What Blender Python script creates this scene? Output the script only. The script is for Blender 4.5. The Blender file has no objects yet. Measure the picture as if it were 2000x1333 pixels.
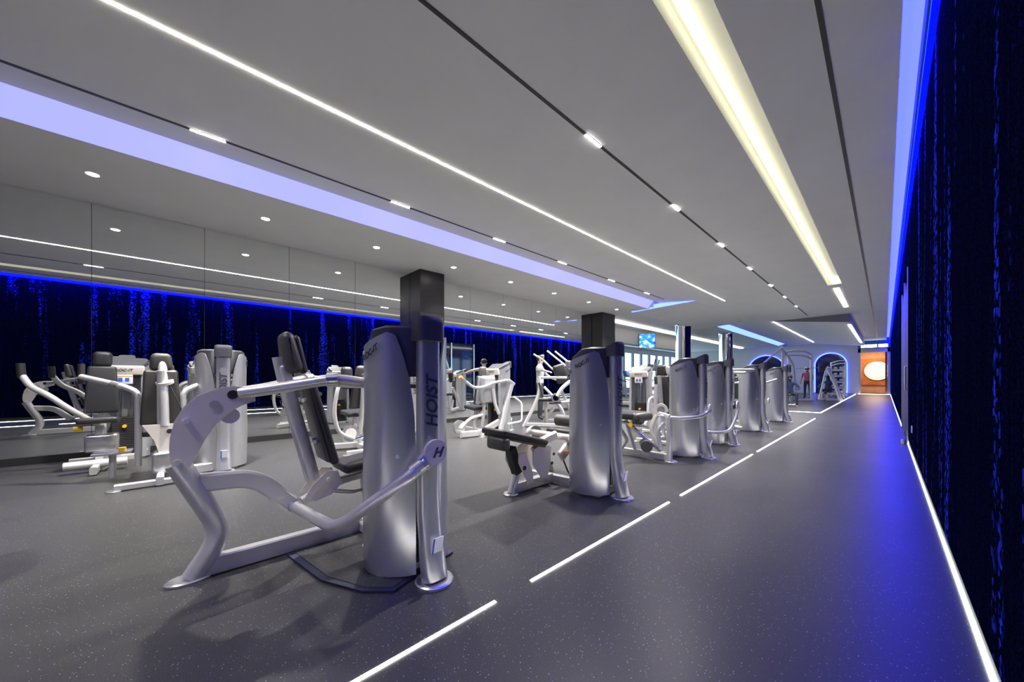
import bpy, bmesh, math, random
from mathutils import Vector, Matrix
random.seed(7)
S = bpy.context.scene
COL = S.collection
# ------------------------------------------------------------------ camera, world, exposure
FPX, VX, VY, CH = 690.0, 1728.0, 740.0, 1.12          # focal length in px, vanishing point, camera height
TH = math.atan((VX - 1000) / FPX); CT, ST = math.cos(TH), math.sin(TH)
cam = bpy.data.cameras.new('camera'); cam.sensor_width = 36; cam.lens = FPX * 36 / 2000
cam.shift_y = (VY - 666.5) / 2000; cam.clip_start = 0.02; cam.clip_end = 200
co = bpy.data.objects.new('camera', cam); COL.objects.link(co)
co.location = (0, 0, CH); co.rotation_euler = (math.pi / 2, 0, TH); S.camera = co
w = bpy.data.worlds.new('world'); S.world = w; w.use_nodes = True
w.node_tree.nodes['Background'].inputs[0].default_value = (0.6, 0.7, 0.9, 1)
w.node_tree.nodes['Background'].inputs[1].default_value = 0.3
S.view_settings.view_transform = 'Standard'; S.view_settings.look = 'None'
S.view_settings.exposure = 0.5; S.view_settings.gamma = 1.0; S.view_settings.use_curve_mapping = False
S.cycles.use_denoising = True
S.cycles.max_bounces = 10; S.cycles.diffuse_bounces = 5; S.cycles.glossy_bounces = 6
S.cycles.sample_clamp_indirect = 6.0
# light levels (radiance of the lit faces, watts of the spots)
L_LINE, L_DASH, L_BASE, L_COVE, L_BLUE, L_STEP, L_DOWN, W_SPOT, W_DOWN = 34, 20, 8, 1.15, 6.0, 0.9, 25, 125, 105

# real-place helpers: a point seen at pixel (px,py) on the vertical plane X=const / Y=const or at height Z
def aX(px, py, X):
    d = FPX * X / (CT * (px - VX)); return Vector((X, (d + X * ST) / CT, CH + (VY - py) * d / FPX))
def aY(px, py, Y):
    u = px - 1000; X = Y * (u * CT - FPX * ST) / (FPX * CT + u * ST); d = Y * CT - X * ST
    return Vector((X, Y, CH + (VY - py) * d / FPX))
def aZ(px, py, Z=0.0):
    d = FPX * (Z - CH) / (VY - py); X = (px - VX) * CT * d / FPX; return Vector((X, (d + X * ST) / CT, Z))

# ------------------------------------------------------------------ materials
def mat(name, col, metal=0.0, rough=0.5, emit=None, es=0.0, coat=0.0, spec=0.5):
    m = bpy.data.materials.new(name); m.use_nodes = True
    b = m.node_tree.nodes['Principled BSDF']
    b.inputs['Base Color'].default_value = (*col, 1); b.inputs['Metallic'].default_value = metal
    b.inputs['Roughness'].default_value = rough; b.inputs['Coat Weight'].default_value = coat
    b.inputs['Specular IOR Level'].default_value = spec
    if emit:
        b.inputs['Emission Color'].default_value = (*emit, 1); b.inputs['Emission Strength'].default_value = es
    return m
def nodes(m):
    t = m.node_tree; return t, t.nodes['Principled BSDF'], t.nodes.new, t.links.new
def ramp(N, pts):
    r = N('ShaderNodeValToRGB'); e = r.color_ramp.elements
    e[0].position, e[0].color = pts[0][0], (*pts[0][1], 1); e[1].position, e[1].color = pts[-1][0], (*pts[-1][1], 1)
    for p, c in pts[1:-1]:
        k = e.new(p); k.color = (*c, 1)
    return r
def noise_var(m, base, amp, scale, rough_amp=0.0):
    t, b, N, L = nodes(m); tc = N('ShaderNodeTexCoord'); n = N('ShaderNodeTexNoise')
    n.inputs['Scale'].default_value = scale; n.inputs['Detail'].default_value = 4; L(tc.outputs['Object'], n.inputs['Vector'])
    r = ramp(N, [(0.3, tuple(max(0, c * (1 - amp)) for c in base)), (0.7, tuple(c * (1 + amp) for c in base))])
    L(n.outputs['Fac'], r.inputs[0]); L(r.outputs[0], b.inputs['Base Color'])
    return m
M = {}
M['silver'] = noise_var(mat('silver_paint', (.58, .59, .62), .75, .31, coat=.1), (.58, .59, .62), .03, 300)
M['bolt'] = mat('bolt_steel', (.8, .8, .8), .35, .3)
M['frame'] = noise_var(mat('frame_paint', (.63, .625, .625), .45, .33, coat=.2), (.63, .625, .625), .03, 300)
M['plate'] = mat('satin_plate', (.78, .73, .67), .2, .4)
M['chrome'] = mat('chrome', (.85, .86, .88), 1.0, .06)
M['steel'] = mat('brushed_steel', (.7, .7, .71), .9, .25)
M['cap'] = noise_var(mat('cap_plastic', (.07, .072, .085), .1, .42), (.07, .072, .085), .06, 120)
M['black'] = mat('black_rubber', (.02, .02, .022), 0, .55)
M['pad'] = noise_var(mat('pad_vinyl', (.022, .023, .027), 0, .4), (.022, .023, .027), .15, 60)
M['padback'] = noise_var(mat('pad_back_plastic', (.07, .066, .062), .1, .4), (.07, .066, .062), .06, 90)
M['stack'] = mat('weight_iron', (.03, .03, .035), .4, .45)
M['yellow'] = mat('yellow_plastic', (.9, .5, .02), 0, .4)
M['orange'] = mat('orange_print', (.9, .35, .06), 0, .5)
M['white'] = mat('white_print', (.85, .87, .9), 0, .5)
M['blue'] = mat('blue_print', (.02, .1, .6), 0, .5)
M['ink'] = mat('logo_ink', (.03, .035, .06), 0, .5)
M['rim'] = mat('mat_rim', (.015, .02, .05), 0, .5)
M['ceil'] = noise_var(mat('ceiling_paint', (.80, .80, .79), 0, .85), (.80, .80, .79), .02, 2.0)
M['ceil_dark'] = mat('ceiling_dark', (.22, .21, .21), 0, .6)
M['track'] = mat('track_black', (.015, .015, .016), 0, .4)
M['colm'] = noise_var(mat('column_panel', (.035, .034, .034), .2, .35), (.035, .034, .034), .15, 3)
M['farwall'] = noise_var(mat('far_wall_paint', (.52, .52, .54), 0, .7), (.52, .52, .54), .03, 1)
M['plinth'] = mat('plinth_black', (.02, .02, .022), 0, .4)
M['mirror'] = mat('mirror_glass', (.86, .88, .88), 1.0, .012)
M['line'] = mat('line_light', (.9, .9, .9), 0, .5, (1, .94, .83), L_LINE)
M['dash'] = mat('floor_light', (.9, .9, .9), 0, .5, (1, .95, .86), L_DASH)
M['base'] = mat('base_light', (.9, .9, .9), 0, .5, (.93, 1, .90), L_BASE)
M['cove'] = mat('cove_light', (.9, .9, .9), 0, .5, (1, .95, .62), L_COVE)
M['covewhite'] = mat('cardio_cove', (.9, .9, .9), 0, .5, (1, .97, .9), 7)
M['bluelight'] = mat('blue_light', (.2, .2, .8), 0, .5, (.05, .09, 1.0), L_BLUE)
M['led'] = mat('blue_led', (.1, .1, .8), 0, .5, (.001, .004, 1.0), 38)
M['lavlight'] = mat('right_cove_light', (.3, .3, .8), 0, .5, (.0044, .0060, 1.0), 36.0)
M['step'] = mat('step_light', (.4, .4, .9), 0, .5, (.30, .32, 1.0), L_STEP)
M['seg'] = mat('spot_cell', (.9, .9, .9), 0, .5, (1, .97, .95), L_DOWN)
M['warm'] = mat('lamp_disc', (1, .8, .5), 0, .5, (1, .88, .66), .75)
M['ring'] = mat('lamp_ring', (.35, .24, .12), 0, .5)
M['wood'] = noise_var(mat('warm_wood', (.42, .17, .05), 0, .4), (.42, .17, .05), .25, 4)
M['wood2'] = noise_var(mat('pale_wood', (.6, .38, .22), 0, .45), (.6, .38, .22), .12, 3)
M['door'] = mat('door_brown', (.10, .035, .02), 0, .4)
M['metalframe'] = mat('door_metal', (.6, .58, .55), .6, .3)
M['bluewall'] = mat('blue_header', (.02, .12, .42), 0, .5)
M['glassblue'] = mat('dark_blue_glass', (.006, .01, .06), .3, .08, coat=.5)
M['sign'] = mat('sign_lit', (.9, 1, 1), 0, .5, (.75, .95, 1.0), 5)
M['skin'] = mat('skin', (.55, .33, .24), 0, .5)
M['hair'] = mat('hair', (.015, .012, .01), 0, .5)
M['navy'] = noise_var(mat('navy_cloth', (.02, .035, .11), 0, .8), (.02, .035, .11), .3, 15)
M['greycloth'] = noise_var(mat('grey_cloth', (.35, .37, .42), 0, .8), (.35, .37, .42), .2, 15)
M['redcloth'] = noise_var(mat('red_cloth', (.35, .08, .1), 0, .8), (.35, .08, .1), .2, 15)
M['dkcloth'] = noise_var(mat('dark_cloth', (.02, .022, .03), 0, .8), (.02, .022, .03), .3, 15)
M['winlight'] = mat('window_daylight', (.8, .9, 1), 0, .5, (.55, .85, 1.0), 2.2)
M['winframe'] = mat('window_frame', (.12, .12, .16), .2, .4)

def floor_mat():
    m = mat('speckled_rubber_floor', (.1, .1, .105), 0, .36, spec=.22); t, b, N, L = nodes(m)
    tc = N('ShaderNodeTexCoord'); P = tc.outputs['Object']
    v = N('ShaderNodeTexVoronoi'); v.inputs['Scale'].default_value = 105; L(P, v.inputs['Vector'])
    r1 = ramp(N, [(0.0, (1, 1, 1)), (.16, (1, 1, 1)), (.22, (0, 0, 0))]); L(v.outputs['Distance'], r1.inputs[0])
    wn = N('ShaderNodeTexWhiteNoise'); L(v.outputs['Position'], wn.inputs['Vector'])
    r2 = ramp(N, [(.72, (0, 0, 0)), (.98, (1, 1, 1))]); L(wn.outputs['Value'], r2.inputs[0])
    mu = N('ShaderNodeMath'); mu.operation = 'MULTIPLY'; L(r1.outputs[0], mu.inputs[0]); L(r2.outputs[0], mu.inputs[1])
    n = N('ShaderNodeTexNoise'); n.inputs['Scale'].default_value = 190; n.inputs['Detail'].default_value = 3; L(P, n.inputs['Vector'])
    r3 = ramp(N, [(.3, (.035, .035, .036)), (.7, (.070, .070, .071))]); L(n.outputs['Fac'], r3.inputs[0])
    mx = N('ShaderNodeMix'); mx.data_type = 'RGBA'; L(mu.outputs[0], mx.inputs[0]); L(r3.outputs[0], mx.inputs[6]); mx.inputs[7].default_value = (.62, .62, .62, 1)
    L(mx.outputs[2], b.inputs['Base Color'])
    n2 = N('ShaderNodeTexNoise'); n2.inputs['Scale'].default_value = 1.2; L(P, n2.inputs['Vector'])
    mr = N('ShaderNodeMapRange'); mr.inputs[3].default_value = .31; mr.inputs[4].default_value = .38; L(n2.outputs['Fac'], mr.inputs[0]); L(mr.outputs[0], b.inputs['Roughness'])
    return m
M['floor'] = floor_mat()
def sequin_mat():
    m = mat('navy_sequin_wall', (.01, .015, .05), 0, .5); t, b, N, L = nodes(m)
    tc = N('ShaderNodeTexCoord'); P = tc.outputs['Object']
    # columns of blue flakes; their sparkle in the blue wash is painted as colour
    mp = N('ShaderNodeMapping'); mp.inputs['Scale'].default_value = (1, 1.7, .09); L(P, mp.inputs[0])
    n = N('ShaderNodeTexNoise'); n.inputs['Scale'].default_value = 2.3; n.inputs['Detail'].default_value = 3; n.inputs['Roughness'].default_value = .6; L(mp.outputs[0], n.inputs['Vector'])
    col = ramp(N, [(.455, (0, 0, 0)), (.67, (1, 1, 1))]); L(n.outputs['Fac'], col.inputs[0])
    v = N('ShaderNodeTexVoronoi'); v.inputs['Scale'].default_value = 38; L(P, v.inputs['Vector'])
    wn = N('ShaderNodeTexWhiteNoise'); L(v.outputs['Position'], wn.inputs['Vector'])
    mu = N('ShaderNodeMath'); mu.operation = 'MULTIPLY'; L(wn.outputs['Value'], mu.inputs[0]); L(col.outputs[0], mu.inputs[1])
    fl = ramp(N, [(.40, (0, 0, 0)), (.74, (1, 1, 1))]); L(mu.outputs[0], fl.inputs[0])
    # fine vertical weave
    mp2 = N('ShaderNodeMapping'); mp2.inputs['Scale'].default_value = (1, 22, 1.0); L(P, mp2.inputs[0])
    n2 = N('ShaderNodeTexNoise'); n2.inputs['Scale'].default_value = 2.0; n2.inputs['Detail'].default_value = 5; L(mp2.outputs[0], n2.inputs['Vector'])
    v2 = N('ShaderNodeTexVoronoi'); v2.inputs['Scale'].default_value = 130; L(P, v2.inputs['Vector'])
    w2 = N('ShaderNodeTexWhiteNoise'); L(v2.outputs['Position'], w2.inputs['Vector'])
    ad = N('ShaderNodeMath'); ad.operation = 'MULTIPLY'; L(n2.outputs['Fac'], ad.inputs[0]); L(w2.outputs['Value'], ad.inputs[1])
    bs = ramp(N, [(.05, (.0006, .0010, .009)), (.55, (.0045, .0075, .042))]); L(ad.outputs[0], bs.inputs[0])
    mx = N('ShaderNodeMix'); mx.data_type = 'RGBA'; L(fl.outputs[0], mx.inputs[0]); L(bs.outputs[0], mx.inputs[6]); mx.inputs[7].default_value = (.03, .055, .9, 1)
    L(mx.outputs[2], b.inputs['Base Color']); b.inputs['Roughness'].default_value = .8; b.inputs['Specular IOR Level'].default_value = 0.0
    bp = N('ShaderNodeBump'); bp.inputs['Strength'].default_value = .5; bp.inputs['Distance'].default_value = .004
    L(w2.outputs['Value'], bp.inputs['Height']); L(bp.outputs[0], b.inputs['Normal'])
    return m
M['sequin'] = sequin_mat()
def screen_mat():
    m = mat('screen_picture', (.02, .02, .02), 0, .3); t, b, N, L = nodes(m)
    tc = N('ShaderNodeTexCoord'); n = N('ShaderNodeTexNoise'); n.inputs['Scale'].default_value = 4; n.inputs['Detail'].default_value = 4
    L(tc.outputs['Object'], n.inputs['Vector'])
    r = ramp(N, [(.3, (.0, .03, .3)), (.5, (.02, .25, .9)), (.68, (.9, .97, 1))]); L(n.outputs['Fac'], r.inputs[0])
    L(r.outputs[0], b.inputs['Emission Color']); b.inputs['Emission Strength'].default_value = 1.5
    return m
M['screen'] = screen_mat()

# ------------------------------------------------------------------ geometry helpers
def merge(*gs):
    V, F = [], []
    for g in gs:
        o = len(V); V += list(g[0]); F += [tuple(i + o for i in f) for f in g[1]]
    return V, F
def xf(g, m):
    return [m @ Vector(v) for v in g[0]], g[1]
def T(x, y, z): return Matrix.Translation((x, y, z))
def R(a, ax): return Matrix.Rotation(a, 4, ax)
def box(a, b):
    x0, y0, z0 = a; x1, y1, z1 = b
    V = [Vector((x, y, z)) for z in (z0, z1) for x, y in ((x0, y0), (x1, y0), (x1, y1), (x0, y1))]
    return V, [(3, 2, 1, 0), (4, 5, 6, 7), (0, 1, 5, 4), (1, 2, 6, 5), (2, 3, 7, 6), (3, 0, 4, 7)]
def rbox(sx, sy, sz, r=.02, seg=3, m=None, taper=None):
    bm = bmesh.new(); bmesh.ops.create_cube(bm, size=1)
    for v in bm.verts:
        v.co = Vector((v.co.x * sx, v.co.y * sy, v.co.z * sz))
        if taper and v.co.z > 0: v.co.x *= taper[0]; v.co.y *= taper[1]
    bmesh.ops.bevel(bm, geom=bm.edges[:] + bm.verts[:], offset=min(r, .49 * min(sx, sy, sz)), segments=seg, profile=.5, affect='EDGES')
    bm.verts.index_update(); V = [v.co.copy() for v in bm.verts]; F = [tuple(v.index for v in f.verts) for f in bm.faces]; bm.free()
    return xf((V, F), m) if m else (V, F)
def prism(poly, vec):
    n = len(poly); vec = Vector(vec); V = [Vector(p) for p in poly] + [Vector(p) + vec for p in poly]
    F = [tuple(range(n - 1, -1, -1)), tuple(range(n, 2 * n))] + [(i, (i + 1) % n, n + (i + 1) % n, n + i) for i in range(n)]
    return V, F
def fillet(pts, bend, k=5):
    pts = [Vector(p) for p in pts]; out = [pts[0]]
    for a, b, c in zip(pts, pts[1:], pts[2:]):
        l1, l2 = (a - b).length, (c - b).length; q = min(bend, .48 * l1, .48 * l2)
        p0, p2 = b + (a - b).normalized() * q, b + (c - b).normalized() * q
        for i in range(k + 1):
            t = i / k; out.append(p0 * (1 - t) ** 2 + b * 2 * t * (1 - t) + p2 * t * t)
    out.append(pts[-1]); return out
def circ(r, n=12, ry=None):
    ry = ry or r; return [(r * math.cos(2 * math.pi * i / n), ry * math.sin(2 * math.pi * i / n)) for i in range(n)]
def rrect(a, b, r=.008, k=1):
    o = []
    for cx, cy, s in ((a / 2 - r, b / 2 - r, 0), (-a / 2 + r, b / 2 - r, 90), (-a / 2 + r, -b / 2 + r, 180), (a / 2 - r, -b / 2 + r, 270)):
        for i in range(k + 1):
            t = math.radians(s + 90 * i / k); o.append((cx + r * math.cos(t), cy + r * math.sin(t)))
    return o
def sweep(pts, sec, bend=.08, ref=None, scale=None):
    P = fillet(pts, bend) if len(pts) > 2 else [Vector(p) for p in pts]
    n = len(sec); V, F = [], []
    tg = [((P[min(i + 1, len(P) - 1)] - P[max(i - 1, 0)]).normalized()) for i in range(len(P))]
    if ref is None:
        ref = min((Vector((1, 0, 0)), Vector((0, 1, 0)), Vector((0, 0, 1))), key=lambda e: max(abs(e.dot(t)) for t in tg))
    ref = Vector(ref)
    for i, p in enumerate(P):
        t = tg[i]; n1 = (ref - t * ref.dot(t)).normalized(); n2 = t.cross(n1); s = scale(i / (len(P) - 1)) if scale else 1
        V += [p + n1 * a * s + n2 * b * s for a, b in sec]
    for i in range(len(P) - 1):
        for j in range(n):
            k = (j + 1) % n; F.append((i * n + j, i * n + k, (i + 1) * n + k, (i + 1) * n + j))
    F.append(tuple(range(n - 1, -1, -1))); F.append(tuple(range((len(P) - 1) * n, len(P) * n)))
    return V, F
def tube(pts, r, bend=.08, n=12): return sweep(pts, circ(r, n), bend)
def disc(c, axis, r, t, n=24, r2=None):
    a = Vector(axis).normalized(); c = Vector(c)
    return sweep([c - a * t / 2, c + a * t / 2], circ(r, n), scale=(lambda u: 1 + (r2 / r - 1) * u) if r2 else None)
def lathe(prof, c=(0, 0, 0), n=24):
    c = Vector(c); V, F = [], []
    for r, z in prof: V += [c + Vector((r * math.cos(2 * math.pi * i / n), r * math.sin(2 * math.pi * i / n), z)) for i in range(n)]
    for j in range(len(prof) - 1):
        for i in range(n):
            k = (i + 1) % n; F.append((j * n + i, j * n + k, (j + 1) * n + k, (j + 1) * n + i))
    F.append(tuple(range(n - 1, -1, -1))); F.append(tuple(range((len(prof) - 1) * n, len(prof) * n)))
    return V, F
def mesh(name, g, m, smooth=True, ang=35):
    me = bpy.data.meshes.new(name); me.from_pydata([tuple(v) for v in g[0]], [], g[1])
    bm = bmesh.new(); bm.from_mesh(me); bmesh.ops.recalc_face_normals(bm, faces=bm.faces); bm.to_mesh(me); bm.free()
    me.materials.append(M[m] if isinstance(m, str) else m)
    if smooth:
        me.polygons.foreach_set('use_smooth', [True] * len(me.polygons)); me.set_sharp_from_angle(angle=math.radians(ang))
    me.update(); return me
def obj(name, g, m, parent=None, smooth=True, label=None, world=True):
    """one mesh object; g in world coordinates (moved into the parent's frame), or a ready mesh"""
    if isinstance(g, bpy.types.Mesh): me = g
    else:
        if parent is not None and world:
            off = Vector(parent['_o']); g = ([Vector(v) - off for v in g[0]], g[1])
        me = mesh(name, g, m, smooth)
    o = bpy.data.objects.new(name, me); COL.objects.link(o); o.parent = parent
    o['_o'] = tuple(parent['_o']) if parent is not None else (0, 0, 0)
    if label: o['label'] = label
    return o
def tag(o, label, cat, group=None, kind=None):
    o['label'] = label
    if cat: o['category'] = cat
    if group: o['group'] = group
    if kind: o['kind'] = kind
    return o
def thing(name, loc, label, cat, group=None):
    o = bpy.data.objects.new(name, None); COL.objects.link(o); o.location = loc; o['_o'] = tuple(loc); o.empty_display_size = .1
    return tag(o, label, cat, group)
def struct(name, g, m, label, parent=None, smooth=False):
    o = obj(name, g, m, parent, smooth)
    if parent is None: o['kind'] = 'structure'; o['label'] = label
    return o
def solo(name, g, m, label, cat, group=None, smooth=True):
    lo = Vector((min(v[0] for v in g[0]) + max(v[0] for v in g[0]), min(v[1] for v in g[0]) + max(v[1] for v in g[0]), 0)) / 2
    lo.z = min(v[2] for v in g[0]); g = ([Vector(v) - lo for v in g[0]], g[1])
    o = obj(name, g, m, None, smooth); o.location = lo; o['_o'] = tuple(lo); return tag(o, label, cat, group)
def text_mesh(txt, size, m, ext=.0012, shear=.25):
    c = bpy.data.curves.new('lettering', 'FONT'); c.body = txt; c.size = size; c.extrude = ext; c.shear = shear; c.offset = size * .02; c.resolution_u = 3
    c.align_x = 'CENTER'; c.align_y = 'CENTER'
    o = bpy.data.objects.new('lettering', c); COL.objects.link(o)
    me = bpy.data.meshes.new_from_object(o.evaluated_get(bpy.context.evaluated_depsgraph_get()))
    bpy.data.objects.remove(o); bpy.data.curves.remove(c); me.name = 'lettering'; me.materials.clear(); me.materials.append(M[m]); return me
WM = {}
def put(name, me, parent, m4):
    """existing mesh under parent at world matrix m4 (parents are unrotated)"""
    o = bpy.data.objects.new(name, me); COL.objects.link(o); o.parent = parent; o['_o'] = tuple(parent['_o'])
    pw = WM.get(parent.name, Matrix.Translation(Vector(parent['_o']))); o.matrix_local = pw.inverted() @ m4; WM[o.name] = m4.copy(); return o
def spot(loc, target, watts, size=55, col=(1, .95, .88), r=.06):
    l = bpy.data.lights.new('spot_lamp', 'SPOT'); l.energy = watts; l.spot_size = math.radians(size); l.spot_blend = .6; l.color = col; l.shadow_soft_size = r
    o = bpy.data.objects.new('spot_lamp', l); COL.objects.link(o); o.location = loc
    o.rotation_euler = (Vector(target) - Vector(loc)).to_track_quat('-Z', 'Y').to_euler(); return o

def module_light(x, y, z, ln, watts, spread=130, tilt=(0, 0), wd=.022):
    l = bpy.data.lights.new('module_lamp', 'AREA'); l.shape = 'RECTANGLE'; l.size = wd; l.size_y = ln; l.energy = watts; l.spread = math.radians(spread); l.color = (1, .95, .88)
    o = bpy.data.objects.new('module_lamp', l); COL.objects.link(o); o.location = (x, y, z); o.rotation_euler = (math.radians(tilt[0]), math.radians(tilt[1]), 0); return o

# ------------------------------------------------------------------ room shell
ZA, ZB, XM, XW = 3.584, 3.82, -7.65, 0.27
Y0, Y1, YF = -6.0, 13.3, 36.0
struct('floor', box((-14.5, Y0, -.1), (XW + .6, YF + 5, 0)), 'floor', 'dark grey speckled rubber gym floor')
# left wall with mirror panels
wl = struct('wall_left', box((XM - .2, Y0, 0), (XM - .012, 12.3, ZA)), 'plinth', 'long wall covered with tall mirror panels')
seams = [-6.0, -4.456, -3.26, -2.066, -.871, .324, 1.519, 2.714, 3.93, 4.6, 5.70, 6.90, 8.1, 9.3, 10.5, 11.4]
for a, b in zip(seams, seams[1:]):
    obj('mirror_panel', box((XM - .012, a + .0025, .1), (XM, b - .0025, ZA - .002)), 'mirror', wl, False)
obj('plinth', box((XM - .012, Y0, 0), (XM + .012, 11.4, .098)), 'plinth', wl, False)
# right wall: sequin panels, glossy door recess, then more panels
wr = struct('wall_right', box((XW, Y0, .10), (XW + .15, 8.9, 3.78)), 'sequin', 'dark navy sequin clad wall with a white light strip at its foot')
obj('wall_panel', box((XW, 11.9, .10), (XW + .15, YF, 3.78)), 'sequin', wr, False)
obj('wall_head', box((XW, 8.9, 3.0), (XW + .15, 11.9, 3.78)), 'sequin', wr, False)
obj('upper_band', box((XW + .04, Y0, 3.78), (XW + .15, YF, 4.2)), 'bluewall', wr, False)
obj('skirting', box((XW + .01, Y0, 0), (XW + .15, YF, .10)), 'plinth', wr, False)
bs = solo('baseboard_light_strip', box((XW - .001, Y0, .002), (XW + .009, 8.85, .007)), 'base', 'white light strip along the foot of the navy wall before the glossy door', 'light strip', smooth=False)
bs2 = solo('baseboard_light_strip', box((XW - .001, 11.95, .002), (XW + .009, YF - .1, .007)), 'base', 'white light strip along the foot of the navy wall beyond the glossy door', 'light strip', smooth=False)
d1 = struct('door_1', box((XW + .05, 8.96, .0), (XW + .1, 11.84, 3.0)), 'glassblue', 'glossy dark blue glass door in the navy wall')
for y in (8.93, 10.40, 11.87): obj('door_frame', box((XW - .01, y - .035, 0), (XW + .12, y + .035, 3.0)), 'steel', d1, False)
obj('door_handle', tube([(XW + .03, 10.2, .9), (XW + .0, 10.2, .92), (XW + .0, 10.2, 1.35), (XW + .03, 10.2, 1.37)], .012, .02), 'chrome', d1)
obj('door_stop', lathe([(.03, 0), (.03, .06), (.02, .08)], (XW - .05, 9.05, 0)), 'steel', d1)
# back, far and side walls
struct('wall_back', box((-14.5, Y0 - .15, 0), (XW + .6, Y0, 4.3)), 'farwall', 'plain grey wall closing the near end of the gym')
struct('wall_side', box((-14.5, 12.3, 0), (XM - .012, 12.5, 4.3)), 'farwall', 'grey return wall behind the mirror wall')
def wall_with_arches():
    g = []; y0, y1 = YF, YF + .12
    g.append(box((-14.5, y0, 3.15), (-1.34, y1, 4.3))); g.append(box((-1.34, y0, 3.28), (XW + .6, y1, 4.3)))
    xs = [(-14.5, -8.15), (-5.55, -3.75), (-1.90, -1.34)]
    for a, b in xs: g.append(box((a, y0, 0), (b, y1, 3.15)))
    for cx, r in ((-6.85, 1.3), (-2.825, .925)):
        zc = 3.08 - r; n = 20
        pts = [(cx + r * math.cos(math.pi * i / n), zc + r * math.sin(math.pi * i / n)) for i in range(n + 1)]
        for (xa, za), (xb, zb) in zip(pts, pts[1:]):
            g.append(prism([(xa, y0, za), (xa, y0, 3.15), (xb, y0, 3.15), (xb, y0, zb)], (0, .12, 0)))
    return merge(*g)
wf = struct('wall_far', wall_with_arches(), 'farwall', 'pale grey end wall with two blue rimmed arches')
for i, (cx, r) in enumerate(((-6.85, 1.3), (-2.825, .925))):
    zc = 3.08 - r; n = 28
    pts = [(cx + (r - .02) * math.cos(math.pi * k / n), YF - .05, zc + (r - .02) * math.sin(math.pi * k / n)) for k in range(n + 1)]
    pts = [(cx + r - .02, YF - .05, .05)] + pts + [(cx - r + .02, YF - .05, .05)]
    tag(obj('arch_light', sweep(pts, circ(.035, 8), 0.001), M['bluelight']), ['blue light rim around the wide arch in the end wall', 'blue light rim around the arch beside the far doorway'][i], 'light strip')
    struct('window_%d' % (i + 1), box((cx - r, YF + .06, 0), (cx + r, YF + .1, 3.08)), 'glassblue', ['dark blue glass filling the wide arch', 'dark blue glass filling the arch beside the doorway'][i])
# doorway at the far end with a warm room behind
dr = struct('door_2', merge(box((-1.34, YF - .06, 0), (-1.20, YF + .2, 3.28)), box((.14, YF - .06, 0), (.27, YF + .2, 3.28)), box((-1.34, YF - .06, 3.0), (.27, YF + .2, 3.28))), 'metalframe', 'bright metal framed doorway at the end of the corridor')
obj('door_leaf', box((.02, YF + .2, 0), (.13, YF + 1.1, 3.0)), 'door', dr, False)
obj('threshold', box((-1.34, YF - .1, 0), (.24, YF + .1, .012)), 'covewhite', dr, False)
struct('wall_lobby', box((-1.6, YF + 3.6, 0), (.6, YF + 3.7, 3.3)), 'wood2', 'warm wood wall seen through the far doorway')
struct('wall_lobby_side', merge(box((-1.75, YF + .2, 0), (-1.6, YF + 3.7, 3.3)), box((.6, YF + .2, 0), (.75, YF + 3.7, 3.3)), box((-1.75, YF + .2, 3.3), (.75, YF + 3.7, 3.4))), 'wood2', 'warm side walls and ceiling beyond the far doorway')
solo('wood_panel', box((-1.35, YF + 3.5, .62), (.45, YF + 3.595, 2.7)), 'wood', 'orange wood panel behind the round glowing lamp', 'panel', smooth=False)
lp = thing('round_wall_lamp', (-.4, YF + 3.45, 1.0), 'large round glowing lamp with rings on the orange wood panel', 'lamp')
for k, r in enumerate((.74, .6, .46, .32, .18)):
    obj('lamp_disc', disc((-.4, YF + 3.45 - .03 * k, 1.72), (0, 1, 0), r * .96, .03, 40), 'warm', lp)
    obj('lamp_ring', disc((-.4, YF + 3.46 - .03 * k, 1.72), (0, 1, 0), r, .03, 40), 'ring', lp)
pl = bpy.data.lights.new('lobby_lamp', 'AREA'); pl.energy = 90; pl.size = 1.2; pl.color = (1, .75, .5)
plo = bpy.data.objects.new('lobby_lamp', pl); COL.objects.link(plo); plo.location = (-.5, YF + 1.8, 3.28)
# blue header with the lit sign above the doorway
solo('sign_header', box((-1.34, YF - .25, 3.3), (XW, YF - .01, 3.82)), 'bluewall', 'blue header box above the far doorway', 'header', smooth=False)
sg = thing('exit_sign', (-.55, YF - .3, 3.3), 'lit white sign hung under the blue header over the doorway', 'sign')
obj('sign_box', box((-1.2, YF - .34, 3.31), (.2, YF - .28, 3.55)), 'steel', sg, False)
for a, b in ((-1.16, -.94), (-.90, -.38), (-.30, .14)): obj('lit_panel', box((a, YF - .355, 3.33), (b, YF - .341, 3.53)), 'sign', sg, False)
# far-left zone: window wall
ws = struct('wall_window', merge(box((-14.5, 12.5, 0), (-14.3, YF, .4)), box((-14.5, 12.5, 3.2), (-14.3, YF, 4.3))), 'farwall', 'outer wall with tall windows in the cardio area')
for k in range(16):
    y = 12.6 + k * 1.48
    wn = obj('window_pane', box((-14.46, y, .4), (-14.42, y + 1.28, 3.2)), 'winlight', ws, False)
    obj('window_mullion', box((-14.5, y + 1.28, .4), (-14.25, y + 1.48, 3.2)), 'winframe', ws, False)

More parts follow.
